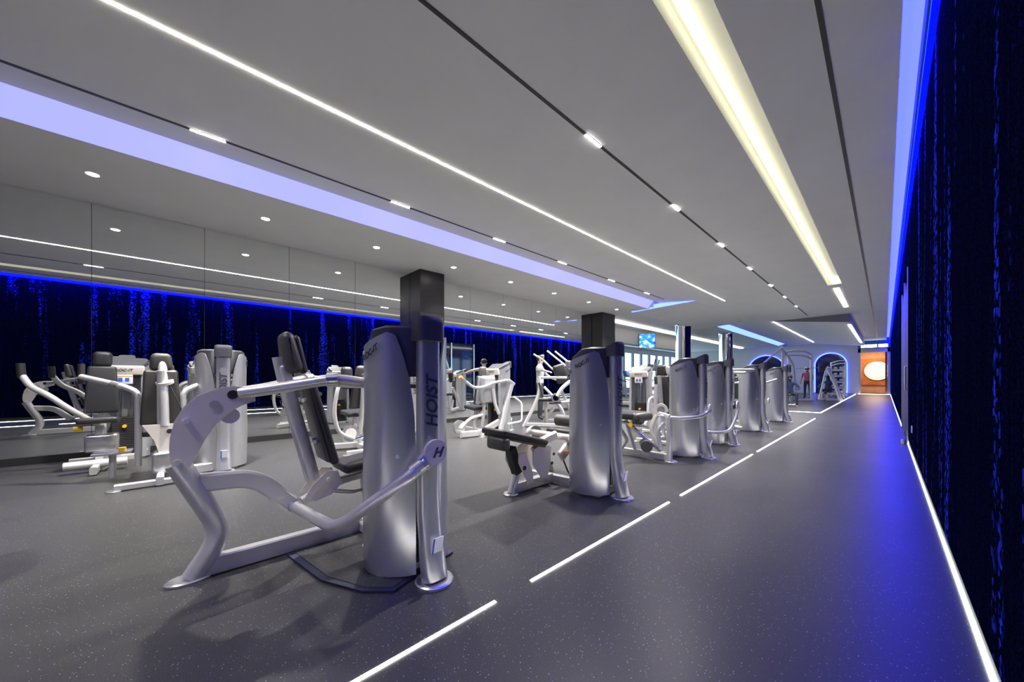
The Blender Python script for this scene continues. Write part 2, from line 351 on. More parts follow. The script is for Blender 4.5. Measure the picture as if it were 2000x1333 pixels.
# ------------------------------------------------------------------ ceiling
cl = struct('ceiling', box((-5.1, Y0, ZB), (-1.14, YF, ZB + .3)), 'ceil', 'flat light grey plaster ceiling with light slots')
struct('ceiling', box((-14.5, Y0, ZA), (-5.72, 12.1, ZA + .5)), 'ceil', 'light grey plaster ceiling field')
struct('ceiling', box((-14.5, 12.1, ZA + .1), (-5.72, YF, ZA + .5)), 'ceil', 'light grey plaster ceiling field')
struct('ceiling', box((-5.72, 13.4, ZB), (-5.1, YF, ZB + .3)), 'ceil', 'light grey plaster ceiling field')
struct('ceiling', box((-5.53, Y0, ZB), (-5.1, 13.4, ZB + .3)), 'ceil', 'light grey plaster ceiling field')
struct('ceiling', box((-.84, Y0, ZB), (.09, YF, ZB + .3)), 'ceil', 'light grey plaster ceiling field')
struct('ceiling', box((-1.14, 13.7, ZB), (-.84, YF, ZB + .3)), 'ceil', 'light grey plaster ceiling field')
obj('slot_top', box((-1.14, Y0, ZB + .2), (-.84, 13.7, ZB + .3)), 'ceil', cl, False)
obj('cove_top', box((.09, Y0, ZB + .22), (XW + .15, YF, ZB + .3)), 'bluewall', cl, False)
# sloped step between the two ceiling levels, lit blue
st = solo('blue_step_light', prism([(-5.72, Y0, ZA), (-5.53, Y0, ZB), (-5.53, Y0, ZB + .1), (-5.72, Y0, ZB + .1)], (0, 18.0, 0)), 'step', 'long blue glowing step between the two ceiling levels', 'light strip', smooth=False)
st2 = solo('blue_step_light', prism([(-5.72, 19.6, ZB - .12), (-5.35, 19.6, ZB - .004), (-5.72, 19.6, ZB - .004)], (0, 14.6, 0)), 'bluelight', 'deep blue glowing ceiling strip beyond the chrome columns', 'light strip', smooth=False)
# wedge-shaped ceiling drops
obj('ceiling_wedge', prism([(-4.5, 13.0, ZB - .002), (-6.4, 12.2, ZA - .02), (-6.4, 12.2, ZB), ], (0, 6.6, 0)), 'ceil', cl, False)
solo('wedge_glow_face', prism([(-4.5, 12.98, ZB - .004), (-6.4, 12.12, ZA - .03), (-6.4, 12.12, ZA + .06), (-5.6, 12.5, ZB - .004)], (0, .02, 0)), 'bluelight', 'thin wedge face where the lower ceiling ends, its blue light put in as glow', 'light strip', smooth=False)  # blue light falling on the wedge front, put in as emission
obj('ceiling_wedge', prism([(-3.65, 20.4, ZB - .002), (-1.0, 20.2, ZB - .36), (-1.0, 20.2, ZB - .002)], (0, YF - 20.4, 0)), 'ceil', cl, False)
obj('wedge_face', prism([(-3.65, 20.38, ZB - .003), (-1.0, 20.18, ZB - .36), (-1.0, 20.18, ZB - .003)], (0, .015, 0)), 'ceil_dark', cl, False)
# light lines
GL = 'recessed ceiling light lines'
solo('line_light', box((-3.827, Y0, ZB - .006), (-3.811, 13.8, ZB - .0005)), 'line', 'long continuous white light line across the near ceiling', 'light line', smooth=False)
solo('line_light', prism([(-3.63, 20.5, ZB - .02), (-3.60, 20.5, ZB - .022), (-3.60, 20.5, ZB - .008), (-3.63, 20.5, ZB - .006)], (0, 13.6, 0)), 'line', 'shorter white light line on the tilted far ceiling', 'light line', smooth=False)
# warm slot light
sl = thing('slot_light', (-1.0, 4, ZB), 'wide warm white cove light slot over the walkway', 'light')
obj('light_tube', tube([(-1.05, Y0 + .05, ZB + .13), (-1.05, 13.5, ZB + .13)], .04), 'cove', sl)
obj('slot_end', box((-1.03, 13.55, ZB + .02), (-.845, 13.69, ZB + .198)), 'cove', sl, False)
solo('panel_light', box((-1.06, 14.2, ZB - .03), (-.93, 18.2, ZB - .002)), 'cove', 'warm white light panel just before the dark ceiling wedge', 'light', smooth=False)
solo('panel_light', box((-1.1, 21.0, ZB - .40), (-.98, 32.0, ZB - .37)), 'cove', 'warm white light panel beyond the dark ceiling wedge', 'light', smooth=False)
# right-hand blue cove
rc = thing('blue_cove_light', (.15, 5, ZB), 'blue cove light running along the top of the navy wall', 'light')
obj('glow_strip', box((.093, Y0, ZB + .17), (.212, YF - .3, ZB + .18)), 'lavlight', rc, False)
obj('lip', box((.213, Y0, ZB - .02), (.228, YF - .3, ZB + .2)), 'bluewall', rc, False)
obj('led_strip', box((.2285, Y0, ZB - .012), (.2315, YF - .3, ZB + .12)), 'led', rc, False)
# tracks with light modules
def track(name, X, segs, y0, y1, label, aim=None, dim={}):
    t = thing(name, (X, (y0 + y1) / 2, ZB), label, 'track light')
    obj('rail', box((X - .016, y0, ZB - .006), (X + .016, y1, ZB + .01)), 'track', t, False)
    for a, b in segs:
        s = obj('light_module', box((X - .014, a, ZB - .010), (X + .014, b, ZB - .004)), 'seg', t, False)
        if aim: module_light(X, (a + b) / 2, ZB - .0125, b - a - .02, W_SPOT * dim.get(a, 1), 112, aim)
track('light_track', -2.27, [(-1.6, -1.3), (3.27, 3.57), (5.56, 5.84), (7.8, 8.1), (10.0, 10.3), (12.3, 12.6), (14.4, 14.7), (16.6, 16.9)], Y0, 19.5, 'black light track nearest the warm light slot', (-8, 16), {-1.6: .6, 3.27: .9, 7.8: 1.3, 10.0: 1.4, 12.3: 1.4, 14.4: 1.5, 16.6: 1.5})  # module behind the camera is unseen, added to front-light the press machine
track('light_track', -5.16, [(.1, .4), (2.36, 2.66), (4.4, 4.7), (6.35, 6.65), (8.5, 8.8), (10.6, 10.9)], Y0, 12.0, 'black light track beside the blue glowing ceiling step', (-3, 5))
track('light_track', -.33, [], Y0, 34.0, 'black light track between the warm slot and navy wall')
# downlights
for k in range(8):
    y = -.74 + 1.727 * k
    d = thing('downlight', (-6.56, y, ZA), 'small round recessed downlight in the lower ceiling before the mirrors', 'downlight', 'downlights along the mirror wall')
    obj('trim_ring', lathe([(.055, -.004), (.062, -.006), (.062, .001), (.055, .001)], (-6.56, y, ZA), 20), 'white', d)
    obj('lens', disc((-6.56, y, ZA - .004), (0, 0, 1), .052, .004, 20), 'seg', d)
    spot((-6.56, y, ZA - .02), (-6.56, y, 0), W_DOWN, 85, r=.03)
# floor light lines
def dash(a, b, lab): solo('floor_light_line', box((a[0], a[1], -.004), (b[0], b[1], .003)), 'dash', lab, 'floor light', 'floor light lines', False)
XL = -1.345
for (a, b, lab) in ((-4.2, -2.4, 'white light line in the floor behind the first weight tower'), (-2.1, -.05, 'white light line in the floor before the first press machine'), (.20, 1.16, 'short white light line in the floor beside the first weight tower'), (1.42, 3.23, 'white light line in the floor between the first and second towers'),
                    (3.50, 6.17, 'white light line in the floor beside the leg extension machine'), (6.45, 12.94, 'longest white light line in the floor beside the fourth and fifth towers')):
    dash((XL - .0085, a), (XL + .0085, b), lab)
dash((-1.46, 15.3), (-1.43, 35.6), 'white light line in the floor bordering the free weight area')
dash((-5.5, 15.25), (-1.43, 15.28), 'white light line crossing the floor before the free weight area')
# dark columns by the mirrors
def column(x0, x1, y0, y1, z1, label):
    c = thing('square_column', ((x0 + x1) / 2, (y0 + y1) / 2, 0), label, 'column')
    obj('shaft', box((x0, y0, 0), (x1, y1, z1)), 'colm', c, False)
    obj('joint_band', merge(box((x1 - .001, y0, 2.62), (x1 + .004, y1, 2.66)), box((x0, y0 - .004, 2.62), (x1, y0 + .001, 2.66))), 'track', c, False)
column(XM + .002, -7.16, 3.95, 4.58, ZA, 'dark panelled square column behind the first weight tower')
column(XM + .002, -7.18, 11.42, 12.3, ZA, 'dark panelled square column where the mirror wall ends')
for (x, y, lab) in ((-6.6, 17.5, 'round mirror chrome column behind the third weight tower'), (-6.2, 22.6, 'round mirror chrome column behind the fourth weight tower')):
    solo('chrome_column', lathe([(.36, 0), (.34, .08), (.34, ZA + .02), (.38, ZA + .09)], (x, y, 0), 32), 'chrome', lab, 'column')
# cardio-zone soffit, cove and screen
solo('dark_bulkhead', box((-9.4, 12.6, 2.9), (-9.0, 24.0, 3.683)), 'ceil_dark', 'dark grey bulkhead over the cardio machines', 'bulkhead', smooth=False)
solo('cardio_cove_light', box((-8.3, 12.6, 3.62), (-8.05, 34.0, 3.68)), 'covewhite', 'white cove light band over the cardio area', 'light strip', smooth=False)
tvp = aX(1264, 666, -8.6)
tv = thing('television', tvp, 'wall television showing a bright blue picture below the bulkhead', 'television')
Rz = T(*tvp) @ R(math.radians(40), 'Z')
obj('casing', xf(box((-.42, 0, -.39), (.42, .06, .39)), Rz), 'track', tv, False)
obj('screen', xf(box((-.40, -.008, -.365), (.40, -.001, .365)), Rz), 'screen', tv, False)
obj('bracket', xf(box((-.03, .02, .35), (.03, .06, .55)), Rz), 'track', tv, False)
ol = solo('wall_outlet', rbox(.012, .07, .10, .004, 2, T(XW - .006, 7.55, .40)), 'white', 'small pale blue wall outlet low on the navy wall', 'outlet')

# ------------------------------------------------------------------ weight tower (local: +x = post side, shells at +-y)
PLAN = [(-.20, -.165), (-.175, -.215), (-.10, -.243), (-.02, -.245), (.05, -.222), (.10, -.185), (.14, -.14), (.165, -.10), (.178, -.06)]
def plan(s):
    q = s * (len(PLAN) - 1); i = min(int(q), len(PLAN) - 2); f = q - i
    return PLAN[i][0] * (1 - f) + PLAN[i + 1][0] * f, PLAN[i][1] * (1 - f) + PLAN[i + 1][1] * f
def smax(z):
    K = [(0, 1.0), (.75, 1.0), (.95, .965), (1.1, .90), (1.22, .82), (1.32, .74), (1.40, .66)]
    for (a, b), (c, d) in zip(K, K[1:]):
        if z <= c: return b + (d - b) * (z - a) / (c - a)
    return .66
def shell_geo(sg):
    nz, ns = 18, 16; V, F = [], []
    for j in range(ns + 1):
        u = j / ns
        for i in range(nz + 1):
            t = i / nz; zt = 1.255 + .125 * min(1, u / .9) ** .8 - (.02 * max(0, (u - .9) / .1)); z = .025 + (zt - .025) * t
            x, y = plan(u * smax(z)); bl = 1 + .03 * math.sin(math.pi * min(1, z / .9)); V.append(Vector((x, sg * y * bl, z)))
    n = nz + 1
    for j in range(ns):
        for i in range(nz): F.append((j * n + i, (j + 1) * n + i, (j + 1) * n + i + 1, j * n + i + 1))
    # thickness
    N = len(V); inn = [Vector((v.x * .95 - .002, v.y * .95, v.z)) for v in V]; F2 = [tuple(reversed([k + N for k in f])) for f in F]
    edge = [j * n for j in range(ns + 1)] + [ns * n + i for i in range(1, n)] + [j * n + nz for j in range(ns - 1, -1, -1)] + [i for i in range(nz - 1, 0, -1)]
    FE = [(edge[k], edge[(k + 1) % len(edge)], edge[(k + 1) % len(edge)] + N, edge[k] + N) for k in range(len(edge))]
    return V + inn, F + F2 + FE
def cap_geo():
    # cap wraps the tower top between the shells; slopes down to the user side
    half = [(-.205, -.15), (-.15, -.20), (-.03, -.225), (.06, -.195), (.13, -.12), (.15, -.085)]
    out = half + [(x, -y) for x, y in reversed(half)]
    def zt(x): return 1.29 + .115 * min(1, max(0, (x + .205) / .20)) ** .8
    n = len(out); V = [Vector((x * .96, y * .94, 1.13 if x > .04 else 1.2)) for x, y in out] + [Vector((x, y, zt(x))) for x, y in out]
    V += [Vector((x * .94, y * .94, zt(x) + .012)) for x, y in out]
    F = [tuple(range(n - 1, -1, -1)), tuple(range(2 * n, 3 * n))]
    for r in range(2): F += [(r * n + i, r * n + (i + 1) % n, (r + 1) * n + (i + 1) % n, (r + 1) * n + i) for i in range(n)]
    hood = sweep([(.19, 0, 1.33), (.19, 0, 1.425), (.185, 0, 1.437)], rrect(.15, .16, .035, 3), .01, ref=(1, 0, 0))
    return merge((V, F), hood)
POSTPATH = [(.20, 0, 1.36), (.20, 0, .40), (.225, 0, .24), (.275, 0, .02)]
tw = {}
tw['shell_a'] = mesh('shell', shell_geo(1), 'silver', True, 50)
tw['shell_b'] = mesh('shell', shell_geo(-1), 'silver', True, 50)
tw['cap'] = mesh('tower_cap', cap_geo(), 'cap', True, 40)
tw['post'] = mesh('post', sweep(POSTPATH, rrect(.10, .125, .04, 4), .16, ref=(1, 0, 0), scale=lambda u: 1.0 + .12 * max(0, (u - .8) / .2)), 'silver', True, 40)
tw['foot'] = mesh('foot', lathe([(.105, 0), (.105, .014), (.098, .02)], (.27, 0, 0), 24), 'steel')
tw['plate'] = mesh('weight_plate', rbox(.19, .24, .0255, .004, 1), 'stack', False)
tw['rod'] = mesh('guide_rod', tube([(.0, 0, .05), (.0, 0, 1.2)], .011), 'chrome')
tw['header'] = mesh('header', rbox(.05, .40, .13, .018, 3, T(-.215, 0, 1.235) @ R(math.radians(-12), 'Y')), 'plate')
tw['placard'] = mesh('placard', rbox(.012, .17, .13, .02, 2, T(-.215, 0, 1.11) @ R(math.radians(-8), 'Y')), 'white')
tw['pband'] = mesh('placard_band', box((-.228, -.082, 1.145), (-.2215, .082, 1.168)), 'orange', False)
tw['pmark'] = mesh('placard_mark', box((-.2245, -.02, 1.085), (-.2195, .02, 1.13)), 'blue', False)
tw['pin'] = mesh('selector_pin', merge(disc((-.125, 0, .46), (1, 0, 0), .022, .05, 16)), 'yellow')
tw['base'] = mesh('tower_base', box((-.17, -.14, .0), (.11, .14, .05)), 'frame', False)
tw['screws'] = [mesh('screw', disc(p, a, .011, .012, 10), 'bolt') for p, a in (((-.165, -.219, .12), (-.7, -.7, 0)), ((-.165, -.219, 1.14), (-.7, -.7, 0)), ((.135, -.148, .69), (.7, -.7, 0)))]
tw['hoist'] = text_mesh('HOIST', .10, 'ink')
tw['rocit'] = text_mesh('ROC-IT', .05, 'ink')
tw['hlogo'] = text_mesh('H', .075, 'ink', shear=.45)
tw['label'] = mesh('sticker', box((-.001, -.032, -.085), (.003, .032, .085)), 'white', False)
tw['stripe'] = mesh('sticker_stripe', box((.0035, -.032, -.085), (.0045, -.022, .085)), 'blue', False)
def tower(root, x, y, rz, scale=1.0, full=True):
    m = T(x, y, 0) @ R(rz, 'Z') @ Matrix.Scale(scale, 4)
    a = put('shell', tw['shell_a'], root, m); put('shell', tw['shell_b'], root, m)
    for s in tw['screws']: put('screw', s, a, m)
    put('tower_cap', tw['cap'], root, m); p = put('post', tw['post'], root, m); put('foot', tw['foot'], root, m)
    put('tower_base', tw['base'], root, m)
    h = put('header', tw['header'], root, m); pc = put('placard', tw['placard'], root, m)
    put('placard_band', tw['pband'], pc, m); put('placard_mark', tw['pmark'], pc, m @ T(0, -.032, 0)); put('placard_mark', tw['pmark'], pc, m @ T(0, .032, 0))
    put('lettering', tw['rocit'], h, m @ T(-.243, 0, 1.235) @ R(math.radians(-12), 'Y') @ R(-math.pi / 2, 'Z') @ R(math.pi / 2, 'X'))
    for k in range(19): put('weight_plate', tw['plate'], root, m @ T(-.01, 0, .075 + .0275 * k))
    put('guide_rod', tw['rod'], root, m @ T(0, -.07, 0)); put('guide_rod', tw['rod'], root, m @ T(0, .07, 0)); put('selector_pin', tw['pin'], root, m)
    put('lettering', tw['hoist'], p, m @ T(.2515, 0, .99) @ R(math.pi / 2, 'Z') @ R(math.pi / 2, 'X') @ R(math.pi / 2, 'Z'))
    for sg in (-1, 1):
        q = m @ T(-.005, sg * .249, 1.262)
        put('lettering', tw['rocit'], a, q @ (R(math.radians(8), 'Z') @ R(math.pi / 2, 'X') @ R(math.radians(24), 'Z') if sg < 0 else R(math.radians(172), 'Z') @ R(math.pi / 2, 'X') @ R(math.radians(-24), 'Z')))
    lb = put('sticker', tw['label'], root, m @ T(.2945, .0, .175) @ R(math.radians(13), 'Y'))
    put('sticker_stripe', tw['stripe'], lb, m @ T(.2945, .0, .175) @ R(math.radians(13), 'Y'))
    return m
def pad(parent, name, c, sx, sy, sz, rx=0, rz=0, r=.03, m='pad', taper=None):
    return obj(name, rbox(sx, sy, sz, r, 4, T(*c) @ R(rz, 'Z') @ R(rx, 'X'), taper), m, parent)
def bolts(parent, pts, axis, r=.012, t=.012):
    for p in pts: obj('bolt', disc(p, axis, r, t, 10), 'bolt', parent)
RB = rrect(.10, .06, .01)   # rectangular beam: first number along ref

# ------------------------------------------------------------------ 1: press machine in front (spine plane X=-2.65)
X1 = -2.65
m1 = thing('shoulder_press_machine', (X1, .6, 0), 'silver shoulder press machine with curved rocker plate nearest the first floor light', 'exercise machine')
tower(m1, -1.98, 1.03, 0)
Z_ = Vector((0, 0, 1))
def yz(p, X=X1): return Vector((X, p[0], p[1]))
obj('base_beam', sweep([yz((.10, .055)), yz((1.35, .055))], rrect(.105, .065), ref=Z_), 'frame', m1)
obj('cross_beam', sweep([(X1, .98, .05), (-2.0, 1.03, .05)], rrect(.07, .06), ref=Z_), 'frame', m1)
lg = obj('rear_leg', tube([yz((.065, .012)), yz((.195, .225)), yz((.0, .66))], .054, .13, 18), 'frame', m1)
obj('foot_plate', xf(lathe([(.085, 0), (.085, .012), (.078, .018)]), T(X1, .05, 0) @ Matrix.Diagonal((.8, 1.25, 1, 1))), 'steel', m1)
outer = [(345, 914), (335, 905), (330, 885), (331, 860), (340, 825), (358, 797), (385, 774), (420, 760), (455, 755), (492, 757)]
inner = [(497, 783), (470, 792), (445, 806), (420, 829), (400, 857), (385, 885), (372, 908), (360, 916)]
poly = [aX(px, py, X1) for px, py in outer + inner]
for sg in (1, -1):
    off = Vector((.034 * sg, 0, 0))
    rp = obj('rocker_plate', prism([p + off for p in poly], (.010 * sg, 0, 0)), 'plate', m1)
    bolts(rp, [aX(px, py, X1) + Vector((.048 * sg, 0, 0)) for px, py in ((346, 901), (364, 822), (479, 770))], (1, 0, 0), .015, .016)
    for px, py, r in ((453, 771, .026),):
        obj('hole', disc(aX(px, py, X1) + Vector((.045 * sg, 0, 0)), (1, 0, 0), r, .004, 20), 'black', rp)
    obj('boss', disc(aX(418, 790, X1) + Vector((.045 * sg, 0, 0)), (1, 0, 0), .024, .006, 20), 'frame', rp)
web = [aX(px, py, X1) for px, py in outer[:-1]]
obj('rocker_web', sweep([p + Vector((0, .006, -.004)) for p in web], rrect(.064, .012, .003), .001, ref=(1, 0, 0)), 'black', m1)
obj('counter_pulley', disc(aX(449, 812, X1), (1, 0, 0), .045, .05, 24), 'plate', m1)
obj('lift_beam', sweep([yz((.09, .535)), yz((.30, .52)), yz((.385, .475)), yz((.56, .285))], rrect(.10, .065, .012), .12, ref=Z_), 'frame', m1)
obj('lift_link', tube([yz((.545, .295)), (-2.02, .615, .315), (-1.715, .885, .605), (-1.69, .965, .675)], .033, .10, 14), 'frame', m1)
obj('collar', tube([yz((.535, .298)), yz((.56, .292)) + Vector((.05, .003, 0))], .037, n=14), 'steel', m1)
obj('collar', tube([(-1.72, .905, .625), (-1.69, .955, .668)], .037, n=14), 'frame', m1)
pv = obj('pivot_disc', disc((-1.685, 1.02, .72), (1, 0, 0), .068, .02, 30), 'plate', m1)
put('lettering', tw['hlogo'], pv, T(-1.6735, 1.025, .715) @ R(math.pi / 2, 'Z') @ R(math.pi / 2, 'X'))
bolts(pv, [(-1.674, .975, .725)], (1, 0, 0), .01, .01)
obj('pivot_arm', sweep([(-1.69, .95, .66), (-1.69, 1.02, .72)], rrect(.10, .02, .008), ref=(0, -.7, .7)), 'plate', m1)
for sg, xe in ((1, -2.33), (-1, -2.97)):
    xx = lambda d: X1 + sg * d
    obj('press_arm', tube([(xx(.03), .27, 1.035), (xx(.10), .40, 1.055), (xx(.31), .71, 1.12), (xx(.36), .87, 1.09), (xx(.34), 1.10, 1.075)], .034, .08, 14), 'frame', m1)
    obj('collar', tube([(xx(.285), .675, 1.113), (xx(.318), .73, 1.117)], .043), 'steel', m1)
    obj('hand_grip', tube([(xx(.34), 1.10, 1.075), (xx(.335), 1.24, 1.07)], .02), 'black', m1)
    obj('arm_yoke', sweep([(xx(.02), .26, 1.03), (xx(.06), .34, 1.045)], rrect(.06, .03, .006), ref=Z_), 'plate', m1)
# backrest
obj('backrest_tube', sweep([yz((.475, 1.26)), yz((.515, 1.05)), yz((.665, .44))], circ(.045, 16, .032), .2, ref=(0, 1, 0)), 'frame', m1)
br = obj('backrest', rbox(.28, .055, .60, .035, 4, T(X1, .70, .835) @ R(math.radians(14), 'X'), (.72, 1)), 'pad', m1)
obj('backrest_shell', rbox(.255, .03, .57, .02, 3, T(X1, .665, .84) @ R(math.radians(14), 'X'), (.72, 1)), 'padback', m1)
bolts(br, [(X1 + .05, .605, .98), (X1 + .05, .675, .70), (X1 - .05, .605, .98), (X1 - .05, .675, .70)], (.6, -.8, 0), .014, .04)
hp = obj('head_pad', rbox(.22, .11, .27, .045, 5, T(X1, .525, 1.285) @ R(math.radians(10), 'X'), (.75, .7)), 'padback', m1)
obj('head_pad_cushion', rbox(.185, .05, .25, .025, 4, T(X1, .575, 1.275) @ R(math.radians(10), 'X'), (.75, .8)), 'pad', m1)
obj('head_bracket', rbox(.09, .06, .14, .02, 3, T(X1, .505, 1.14) @ R(math.radians(10), 'X')), 'frame', m1)
# seat
pad(m1, 'seat', (X1, 1.0, .515), .30, .36, .065, math.radians(6))
for sg in (1, -1):
    sp = obj('seat_plate', prism([(X1 + sg * .06, a, b) for a, b in ((.60, .35), (.645, .42), (.735, .50), (.80, .49), (.83, .40), (.76, .335), (.66, .31))], (.01 * sg, 0, 0)), 'plate', m1)
    bolts(sp, [(X1 + sg * .075, .74, .44)], (1, 0, 0))
obj('seat_beam', sweep([yz((.60, .31)), yz((.80, .395)), yz((1.12, .43))], rrect(.05, .05), .08, ref=Z_), 'frame', m1)
obj('seat_link', tube([(X1 + .07, .76, .36), (X1 + .1, .90, .325), (X1 + .1, 1.25, .36)], .014, .05), 'steel', m1)
obj('seat_knob', merge(disc((X1 + .13, .985, .365), (1, -.5, 0), .03, .03, 18), disc((X1 + .09, 1.005, .365), (1, -.5, 0), .014, .06, 12)), 'yellow', m1)
obj('seat_post', sweep([yz((1.05, .08)), yz((1.0, .44))], rrect(.06, .06), ref=(0, 1, 0)), 'frame', m1)
obj('cable', tube([(-2.4, .98, .36), (-2.42, 1.02, .2), (-2.35, 1.05, .1), (-2.2, 1.05, .09)], .007, .1, 8), 'black', m1)
mp = [(-2.60, .50), (-2.13, .575), (-1.87, .70), (-1.76, .82), (-1.80, .93), (-1.9, 1.28), (-2.6, 1.25)]
mo = obj('floor_plate_rim', prism([(x, y, .0015) for x, y in mp], (0, 0, .012)), 'rim', m1, False)
cxm, cym = -2.2, .88
obj('floor_plate', prism([(cxm + (x - cxm) * .93, cym + (y - cym) * .88, .0137) for x, y in mp], (0, 0, .003)), 'floor', m1, False)

# ------------------------------------------------------------------ 2: leg curl bench (second tower)
X2 = -2.48
m2 = thing('leg_curl_machine', (X2, 2.6, 0), 'low leg curl machine with flat dark bench pad beside the second tower', 'exercise machine')
tower(m2, -1.96, 3.02, 0)
obj('pad_stud', disc((-2.13, 2.80, 1.19), (-.3, -.95, 0), .03, .05, 18), 'steel', m2)
obj('base_beam', sweep([(X2, 2.38, .06), (X2, 2.92, .06)], rrect(.10, .07), ref=Z_), 'frame', m2)
obj('cross_beam', sweep([(X2 - .3, 2.90, .055), (-2.0, 3.0, .055)], rrect(.08, .06), ref=Z_), 'frame', m2)
obj('front_leg', tube([(X2, 2.34, .012), (X2, 2.43, .22)], .038, n=14), 'frame', m2)
obj('foot_plate', lathe([(.075, 0), (.075, .012), (.068, .018)], (X2, 2.335, 0)), 'steel', m2)
obj('leg_sleeve', sweep([(X2, 2.42, .20), (X2, 2.33, .45)], rrect(.09, .09, .01), ref=(0, 1, 0)), 'black', m2)
pad(m2, 'bench_pad', (X2, 2.40, .555), .34, .62, .06, math.radians(-15), r=.025)
obj('bench_tray', rbox(.30, .58, .025, .01, 2, T(X2, 2.40, .515) @ R(math.radians(-15), 'X')), 'padback', m2)
pad(m2, 'elbow_pad', (X2 + .05, 2.13, .53), .26, .09, .12, r=.035, m='padback')
for sg in (1, -1):
    xq = X2 + sg * .09
    a = obj('swing_plate', prism([aX(px, py, X2 + .09) + Vector((xq - X2 - .09, 0, 0)) for px, py in ((1012, 888), (1025, 884), (1040, 925), (1040, 942), (1030, 944), (1012, 905))], (.01, 0, 0)), 'plate', m2)
    bolts(a, [(xq + .014 * sg, 2.47, .10)], (1, 0, 0))
    obj('hole', disc((xq + .012 * sg, 2.42, .26), (1, 0, 0), .022, .006, 16), 'black', a)
    b = obj('side_plate', prism([aX(px, py, -2.37) + Vector((sg * .11 - .11, 0, 0)) for px, py in ((1040, 880), (1055, 868), (1075, 872), (1073, 900), (1068, 932), (1056, 934), (1040, 908))], (.012, 0, 0)), 'plate', m2)
    for z_, y_ in ((.34, 2.83), (.25, 2.80)): obj('hole', disc((-2.37 + sg * .11 - .11 + .014, y_, z_), (1, 0, 0), .017, .005, 14), 'black', b)
obj('cam_arm', sweep([aX(1042, 882, -2.4), aX(1060, 862, -2.4), aX(1085, 850, -2.4)], rrect(.09, .05, .015), .1, ref=Z_), 'plate', m2)
obj('axle', tube([(-2.85, 2.98, .50), (-2.1, 2.98, .50)], .035), 'plate', m2)
for X_, nm in ((-2.19, 1), (-2.80, 0)):
    dsk = obj('cam_disc', disc((X_, 3.0, .44), (1, 0, 0), .135, .04, 30), 'steel', m2)
    obj('cam_rim', disc((X_ + .021, 3.0, .42), (1, 0, 0), .085, .01, 26), 'plate', dsk)
    for k in range(-3, 4): obj('cam_slot', box((X_ + .0255, 3.0 + k * .022 - .006, .42 - .065 + abs(k) * .008), (X_ + .0285, 3.0 + k * .022 + .006, .42 + .065 - abs(k) * .008)), 'black', dsk, False)
obj('hip_pad', rbox(.5, .12, .10, .04, 4, T(-2.5, 3.2, .50)), 'pad', m2)
obj('roller_pad', disc((-2.5, 3.35, .62), (1, 0, 0), .07, .46, 22), 'padback', m2)
obj('front_leg', tube([(X2 - .3, 3.3, .012), (X2 - .3, 3.1, .40)], .034), 'frame', m2)
obj('warning_sticker', box((-2.258, 2.88, .345), (-2.252, 2.95, .375)), 'orange', m2, False)
obj('sticker_arm', rbox(.05, .2, .12, .02, 3, T(-2.29, 2.93, .37) @ R(math.radians(35), 'X')), 'plate', m2)
obj('cable', tube([(-2.3, 2.9, .3), (-2.25, 2.95, .12), (-2.15, 3.0, .1)], .008, .1, 8), 'black', m2)

# ------------------------------------------------------------------ 3: leg extension (third tower), user faces the walkway
m3 = thing('leg_extension_machine', (-2.3, 4.8, 0), 'leg extension machine with wide seat pad and ankle roller beside the third tower', 'exercise machine')
tower(m3, -1.98, 5.42, 0)
obj('upright', sweep([(-1.99, 4.80, .0), (-1.99, 4.80, .60)], rrect(.08, .06, .012), ref=(0, 1, 0)), 'frame', m3)
obj('foot_plate', lathe([(.085, 0), (.085, .012), (.078, .018)], (-1.97, 4.80, 0)), 'steel', m3)
obj('base_beam', sweep([(-2.02, 4.80, .06), (-2.75, 4.80, .06)], rrect(.09, .06), ref=Z_), 'frame', m3)
obj('cross_beam', sweep([(-2.2, 4.82, .05), (-2.05, 5.35, .05)], rrect(.07, .06), ref=Z_), 'frame', m3)
pad(m3, 'seat', (-2.52, 4.72, .60), .40, .46, .10, r=.04)
pad(m3, 'seat_roll', (-2.33, 4.72, .585), .12, .46, .13, r=.055, m='padback')
pad(m3, 'backrest', (-2.80, 4.78, .90), .08, .38, .55, r=.035)
obj('backrest_tube', tube([(-2.88, 4.8, 1.1), (-2.84, 4.8, .5), (-2.7, 4.8, .1)], .032, .1), 'frame', m3)
wq = obj('cam_wheel', disc((-2.12, 4.84, .69), (.35, -.94, 0), .085, .05, 28), 'plate', m3)
obj('wheel_hub', disc((-2.11, 4.812, .69), (.35, -.94, 0), .05, .012, 22), 'steel', wq)
obj('cam_link', sweep([(-2.15, 4.82, .64), (-1.99, 4.80, .60)], rrect(.07, .05, .01), ref=Z_), 'plate', m3)
obj('link_bar', tube([(-2.10, 4.78, .61), (-1.9, 4.86, .585), (-1.72, 5.2, .60), (-1.68, 5.42, .68)], .024, .12, 12), 'frame', m3)
pv = obj('pivot_disc', disc((-1.685, 5.42, .70), (1, 0, 0), .06, .02, 24), 'plate', m3)
obj('leg_arm', sweep([(-2.14, 4.76, .62), (-2.22, 4.72, .42), (-2.10, 4.74, .20)], rrect(.06, .05, .012), .1, ref=(0, 1, 0)), 'plate', m3)
obj('leg_brace', tube([(-2.05, 4.78, .52), (-2.12, 4.72, .42), (-2.08, 4.74, .16)], .03, .12), 'frame', m3)
obj('ankle_roller', disc((-2.25, 4.66, .21), (.5, -.86, 0), .075, .26, 22), 'padback', m3)
obj('roller_axle', tube([(-2.08, 4.74, .14), (-2.35, 4.66, .36), (-2.45, 4.66, .45)], .022, .05), 'steel', m3)
pv2 = obj('pivot_plate', xf(disc((0, 0, 0), (1, 0, 0), .07, .018, 26), T(-2.66, 4.62, .50) @ R(math.radians(-50), 'Z')), 'plate', m3)
